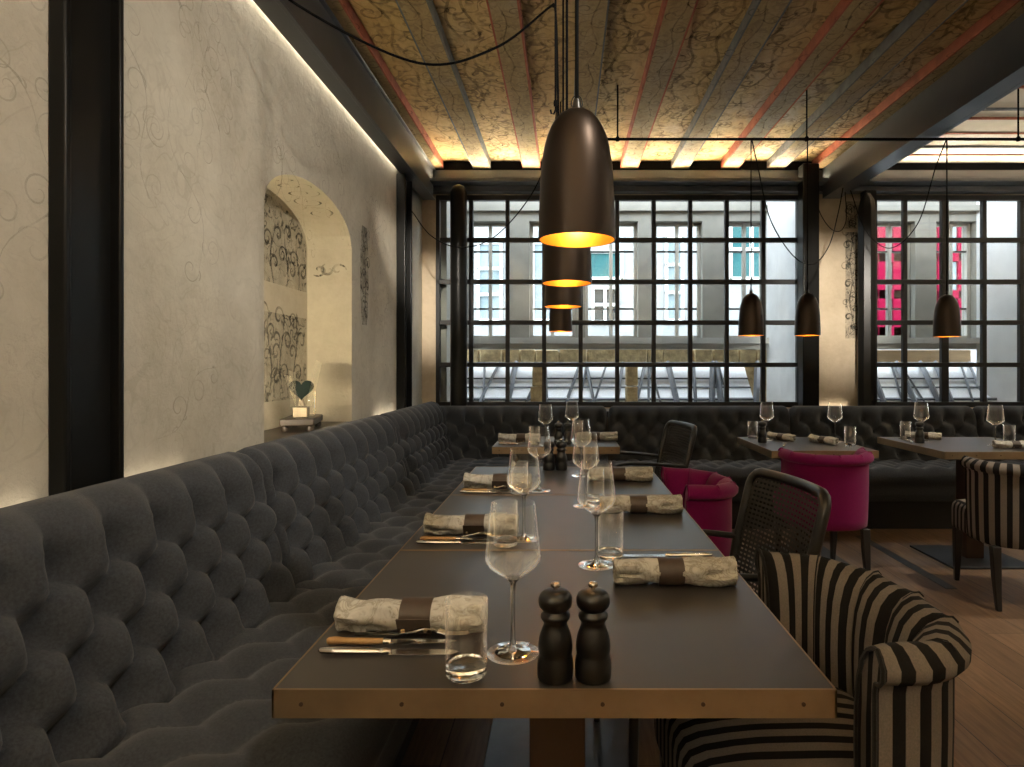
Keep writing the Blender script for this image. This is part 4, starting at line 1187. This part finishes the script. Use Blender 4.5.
cable('black cable sweeping from the pipe before the right window to the beam', [(2.49, PY, 2.69), (2.52, 4.3, 2.56), (2.62, 4.7, 2.27), (2.62, 5.1, 2.17), (2.52, 5.3, 2.36), (2.43, 5.38, 2.715)], .0040)

# ------------------------------------------------------------------ niche ornament
ty, tx = 3.38, -1.415
tr = thing('wooden_tray', 'dark wooden footed tray on the niche ledge', 'tray', (tx, ty, NZ), R(14)); tr.scale = (1.1, 1.1, 1.1)
q = MB(); q.box(-.075, .075, -.155, .155, .028, .062); q.build('tray_board', M['tray_wood'], tr, bevel=.006)
for sx in (-1, 1):
    for sy in (-1, 1):
        q = MB(); q.lathe([(.0005, 0), (.013, 0), (.017, .008), (.016, .02), (.012, .029)], 14, 0, (sx * .055, sy * .128, 0)); q.build('foot', M['tray_wood'], tr)
q = MB(); q.box(-.035, .035, -.045, .045, 0, .052); o = q.build('wooden_box', M['box_wood'], bevel=.003); o.location = (tx + .01, ty - .035, NZ + .0690); o.rotation_euler = (0, 0, R(14))
tag(o, 'small pale wooden box on the footed tray', 'box')
he = thing('glass_ornament', 'dark green heart between clear glass blades on the wooden box', 'ornament', (tx + .01, ty - .035, NZ + .1270), R(24)); he.scale = (1.2, 1.2, 1.1)
q = MB()
hp = []
for i in range(36):
    a = 2 * PI * i / 36; hp.append((.0034 * 16 * math.sin(a) ** 3 * .95, .0034 * (13 * math.cos(a) - 5 * math.cos(2 * a) - 2 * math.cos(3 * a) - math.cos(4 * a))))
q.prism(hp, -.012, .012, 0, Matrix.Translation((0, 0, .082)) @ Matrix.Rotation(R(90), 4, 'X')); q.build('heart', M['heart'], he, bevel=.008, seg=3)
q = MB(); q.tube([(0, 0, 0), (0, 0, .045)], [.016, .006], 12); q.build('stem', M['box_wood'], he)
for dy, ang, ln in ((-.034, -4, .16), (.030, 9, .21), (-.012, -20, .15)):
    q = MB(); q.prism([(-.012, 0), (.012, 0), (.020, ln), (-.004, ln * 1.06)], -.003, .003, 0, Matrix.Translation((dy, -.022, .001)) @ Matrix.Rotation(R(ang), 4, 'Y') @ Matrix.Rotation(R(90), 4, 'X'))
    q.build('glass_blade', M['ornament_glass'], he, smooth=False)
vs = MB(); vs.lathe([(.0005, 0), (.035, 0), (.037, .004), (.040, .13), (.0385, .13), (.0355, .008), (.0005, .007)], 28)
o = vs.build('glass_vase', M['thin'], angle=50); o.location = (tx - .005, ty + .085, NZ + .0690); tag(o, 'clear glass cylinder standing at the far end of the tray', 'vase')

# ------------------------------------------------------------------ light fittings and added fill lamps
def led_strip(label, p0, p1, aim, width, strength, col=(1, .74, .40)):
    """aluminium profile with a glowing diffuser looking along aim"""
    p0, p1, aim = Vector(p0), Vector(p1), Vector(aim).normalized()
    ax = (p1 - p0).normalized(); sd = ax.cross(aim).normalized() * width / 2
    t = thing('led_strip', label, 'light strip', p0)
    b = MB(); d = aim * .008
    c = [p0 - p0 + s + e for s in (-sd * 1.2, sd * 1.2) for e in (Vector((0, 0, 0)), -d)]
    L = p1 - p0
    b.add([c[0], c[2], c[3], c[1]] + [v_ + L for v_ in (c[0], c[2], c[3], c[1])], [(3, 2, 1, 0), (4, 5, 6, 7), (0, 1, 5, 4), (1, 2, 6, 5), (2, 3, 7, 6), (3, 0, 4, 7)])
    b.build('profile', M['alu'], t, smooth=False)
    g = MB(); o_ = aim * .001
    g.add([-sd + o_, sd + o_, sd + L + o_, -sd + L + o_], [(0, 1, 2, 3)])
    me = emis('led_diffuser', col, strength)
    ob = g.build('diffuser', me, t, smooth=False, normals=False)
    n = ob.data.polygons[0].normal
    if n.dot(aim) < 0: ob.data.flip_normals()
    # light only from the front of the diffuser
    nt = me.node_tree; b_ = nt.nodes['Principled BSDF']; geo = nt.nodes.new('ShaderNodeNewGeometry')
    mt = nt.nodes.new('ShaderNodeMath'); mt.operation = 'SUBTRACT'; mt.inputs[0].default_value = 1; nt.links.new(geo.outputs['Backfacing'], mt.inputs[1])
    m2 = nt.nodes.new('ShaderNodeMath'); m2.operation = 'MULTIPLY'; m2.inputs[1].default_value = strength; nt.links.new(mt.outputs[0], m2.inputs[0])
    nt.links.new(m2.outputs[0], b_.inputs['Emission Strength'])
    return t
WARM = (1, .87, .68)
led_strip('light strip under the wall beam washing down the plaster', (-1.298, .0, 2.775), (-1.298, 4.85, 2.775), (.0, 0, -1), .014, 30, WARM)
led_strip('light strip on the cross beam glowing onto the painted ceiling', (-1.15, 5.605, 2.860), (2.28, 5.605, 2.860), (0, -1, .22), .024, 170, (1, .82, .54))
led_strip('light strip on the cross beam right of the heavy beam', (2.48, 5.605, 2.860), (5.9, 5.605, 2.860), (0, -1, .22), .024, 110, WARM)

led_strip('light strip behind the bench shining up the lit pier', (2.24, 5.735, .842), (2.56, 5.735, .842), (0, -.3, 1), .016, 11, WARM)
led_strip('short light strip behind the bench shining up the plaster left of the near column', (-1.285, .9, .858), (-1.285, 1.55, .858), (-.6, 0, 1), .012, 3.5, WARM)
led_strip('short light strip behind the bench shining up the plaster right of the near column', (-1.285, 1.84, .858), (-1.285, 2.15, .858), (-.6, 0, 1), .012, 3.5, WARM)
led_strip('short light strip behind the bench before the far wall column', (-1.285, 4.30, .852), (-1.285, 4.82, .852), (-.2, 0, 1), .012, 10, WARM)
led_strip('short light strip low on the near cheek of the niche', (-1.56, 2.755, 1.02), (-1.36, 2.755, 1.02), (0, .75, 1), .02, 560, (1, .84, .58))
def spot(label, loc, target, power, size, blend=.6, col=(1, .91, .78), soft=.04):  # the spots on the plaster wall and piers are added fill, out of view
    t = thing('unseen_spotlight', label, 'lamp', loc, 0, 'ceiling spotlights out of frame')
    d = (Vector(target) - Vector(loc)).normalized()
    M4 = d.to_track_quat('-Z', 'Y').to_matrix().to_4x4()
    q = MB(); q.lathe([(.032, 0), (.034, .005), (.034, .10), (.02, .115), (.0005, .116)], 20)
    h = q.build('housing', M['cable'], t); h.matrix_local = M4
    q = MB(); q.tube([M4 @ Vector((0, 0, .11)), (0, 0, ZC - .02 - loc[2])], .007, 8); q.build('stem', M['cable'], t)
    L = bpy.data.lights.new('spot', 'SPOT'); L.energy = power; L.color = col; L.spot_size = R(size); L.spot_blend = blend; L.shadow_soft_size = soft
    o = bpy.data.objects.new('spot_light', L); C.objects.link(o); o.parent = t; o.matrix_local = M4 @ Matrix.Translation((0, 0, -.005))
    return t
spot('added fill spotlight aimed at the plaster wall by the near column', (.9, .6, 2.85), (-1.3, 1.9, 1.45), 95, 84, 1)
spot('added fill spotlight aimed at the plaster wall by the niche', (1.0, 1.5, 2.85), (-1.3, 3.3, 1.35), 80, 70, 1)
spot('ceiling spotlight over the floor by the near striped chair', (2.9, 1.9, 2.85), (2.15, 2.9, 0), 90, 40, .9)
spot('ceiling spotlight over the right chairs', (3.3, 3.0, 2.85), (2.2, 3.5, .2), 90, 60, .9)
spot('added fill spotlight aimed at the lit pier between the windows', (1.6, 2.5, 2.9), (2.42, 5.75, 1.75), 520, 24, 1)
spot('added fill spotlight aimed at the plaster corner left of the windows', (-.7, 2.5, 2.9), (-1.27, 5.75, 1.75), 420, 18, 1)

def uplight(label, loc, power, col=(1, .95, .86)):  # added unseen lamps that brighten the ceiling and the room
    t = thing('added_uplight', label, 'lamp', (loc[0], loc[1], 0), 0, 'added fill uplights out of frame')
    q = MB(); q.lathe([(.0005, 0), (.13, 0), (.13, .015), (.015, .03), (.012, .05), (.012, loc[2] - .12), (.03, loc[2] - .10), (.0005, loc[2] - .1)], 24); q.build('stand', M['black_steel'], t)
    q = MB(); q.lathe([(.02, loc[2] - .10), (.08, loc[2] - .07), (.13, loc[2]), (.135, loc[2] + .01), (.127, loc[2]), (.078, loc[2] - .065), (.0005, loc[2] - .09)], 32); q.build('bowl', M['black_steel'], t)
    L = bpy.data.lights.new('uplight', 'POINT'); L.energy = power; L.color = col; L.shadow_soft_size = .025
    o = bpy.data.objects.new('fill_lamp', L); C.objects.link(o); o.parent = t; o.location = (0, 0, loc[2] - .050)
uplight('added fill uplight behind the viewer by the bench', (-.75, -1.3, 1.75), 390)
uplight('added fill uplight behind the viewer in the aisle', (1.5, -1.6, 1.75), 190)
uplight('added fill uplight on the far right of the room', (5.2, 2.6, 1.75), 170)

# ------------------------------------------------------------------ daylight
W = bpy.data.worlds.new('World'); S.world = W; W.use_nodes = True
bg = W.node_tree.nodes['Background']; bg.inputs['Color'].default_value = (.86, .93, 1, 1); bg.inputs['Strength'].default_value = 8
for x0, x1 in ((W1a, W1b), (W2a, W2b)):
    L = bpy.data.lights.new('window_portal', 'AREA'); L.shape = 'RECTANGLE'; L.size = x1 - x0; L.size_y = WZ1 - WZ0; L.cycles.is_portal = True
    o = bpy.data.objects.new('window_portal', L); C.objects.link(o); o.location = ((x0 + x1) / 2, YW + .14, (WZ0 + WZ1) / 2); o.rotation_euler = (R(-90), 0, 0)

# ------------------------------------------------------------------ camera and view
cam = bpy.data.cameras.new('Camera'); co = bpy.data.objects.new('Camera', cam); C.objects.link(co); S.camera = co
cam.sensor_width = 36; cam.lens = 630 / 1024 * 36; cam.shift_x = -54 / 1024; cam.shift_y = -15.5 / 1024
co.location = (0, 0, EYE); co.rotation_euler = (R(90), 0, 0); cam.clip_start = .05
vs_ = S.view_settings; vs_.view_transform = 'Standard'; vs_.look = 'None'; vs_.gamma = 1; vs_.exposure = .6; vs_.use_curve_mapping = False
cy = S.cycles
cy.use_denoising = True
cy.max_bounces = 10; cy.transmission_bounces = 10; cy.transparent_max_bounces = 16; cy.diffuse_bounces = 4; cy.glossy_bounces = 4
cy.sample_clamp_indirect = 6; cy.caustics_reflective = False; cy.caustics_refractive = False
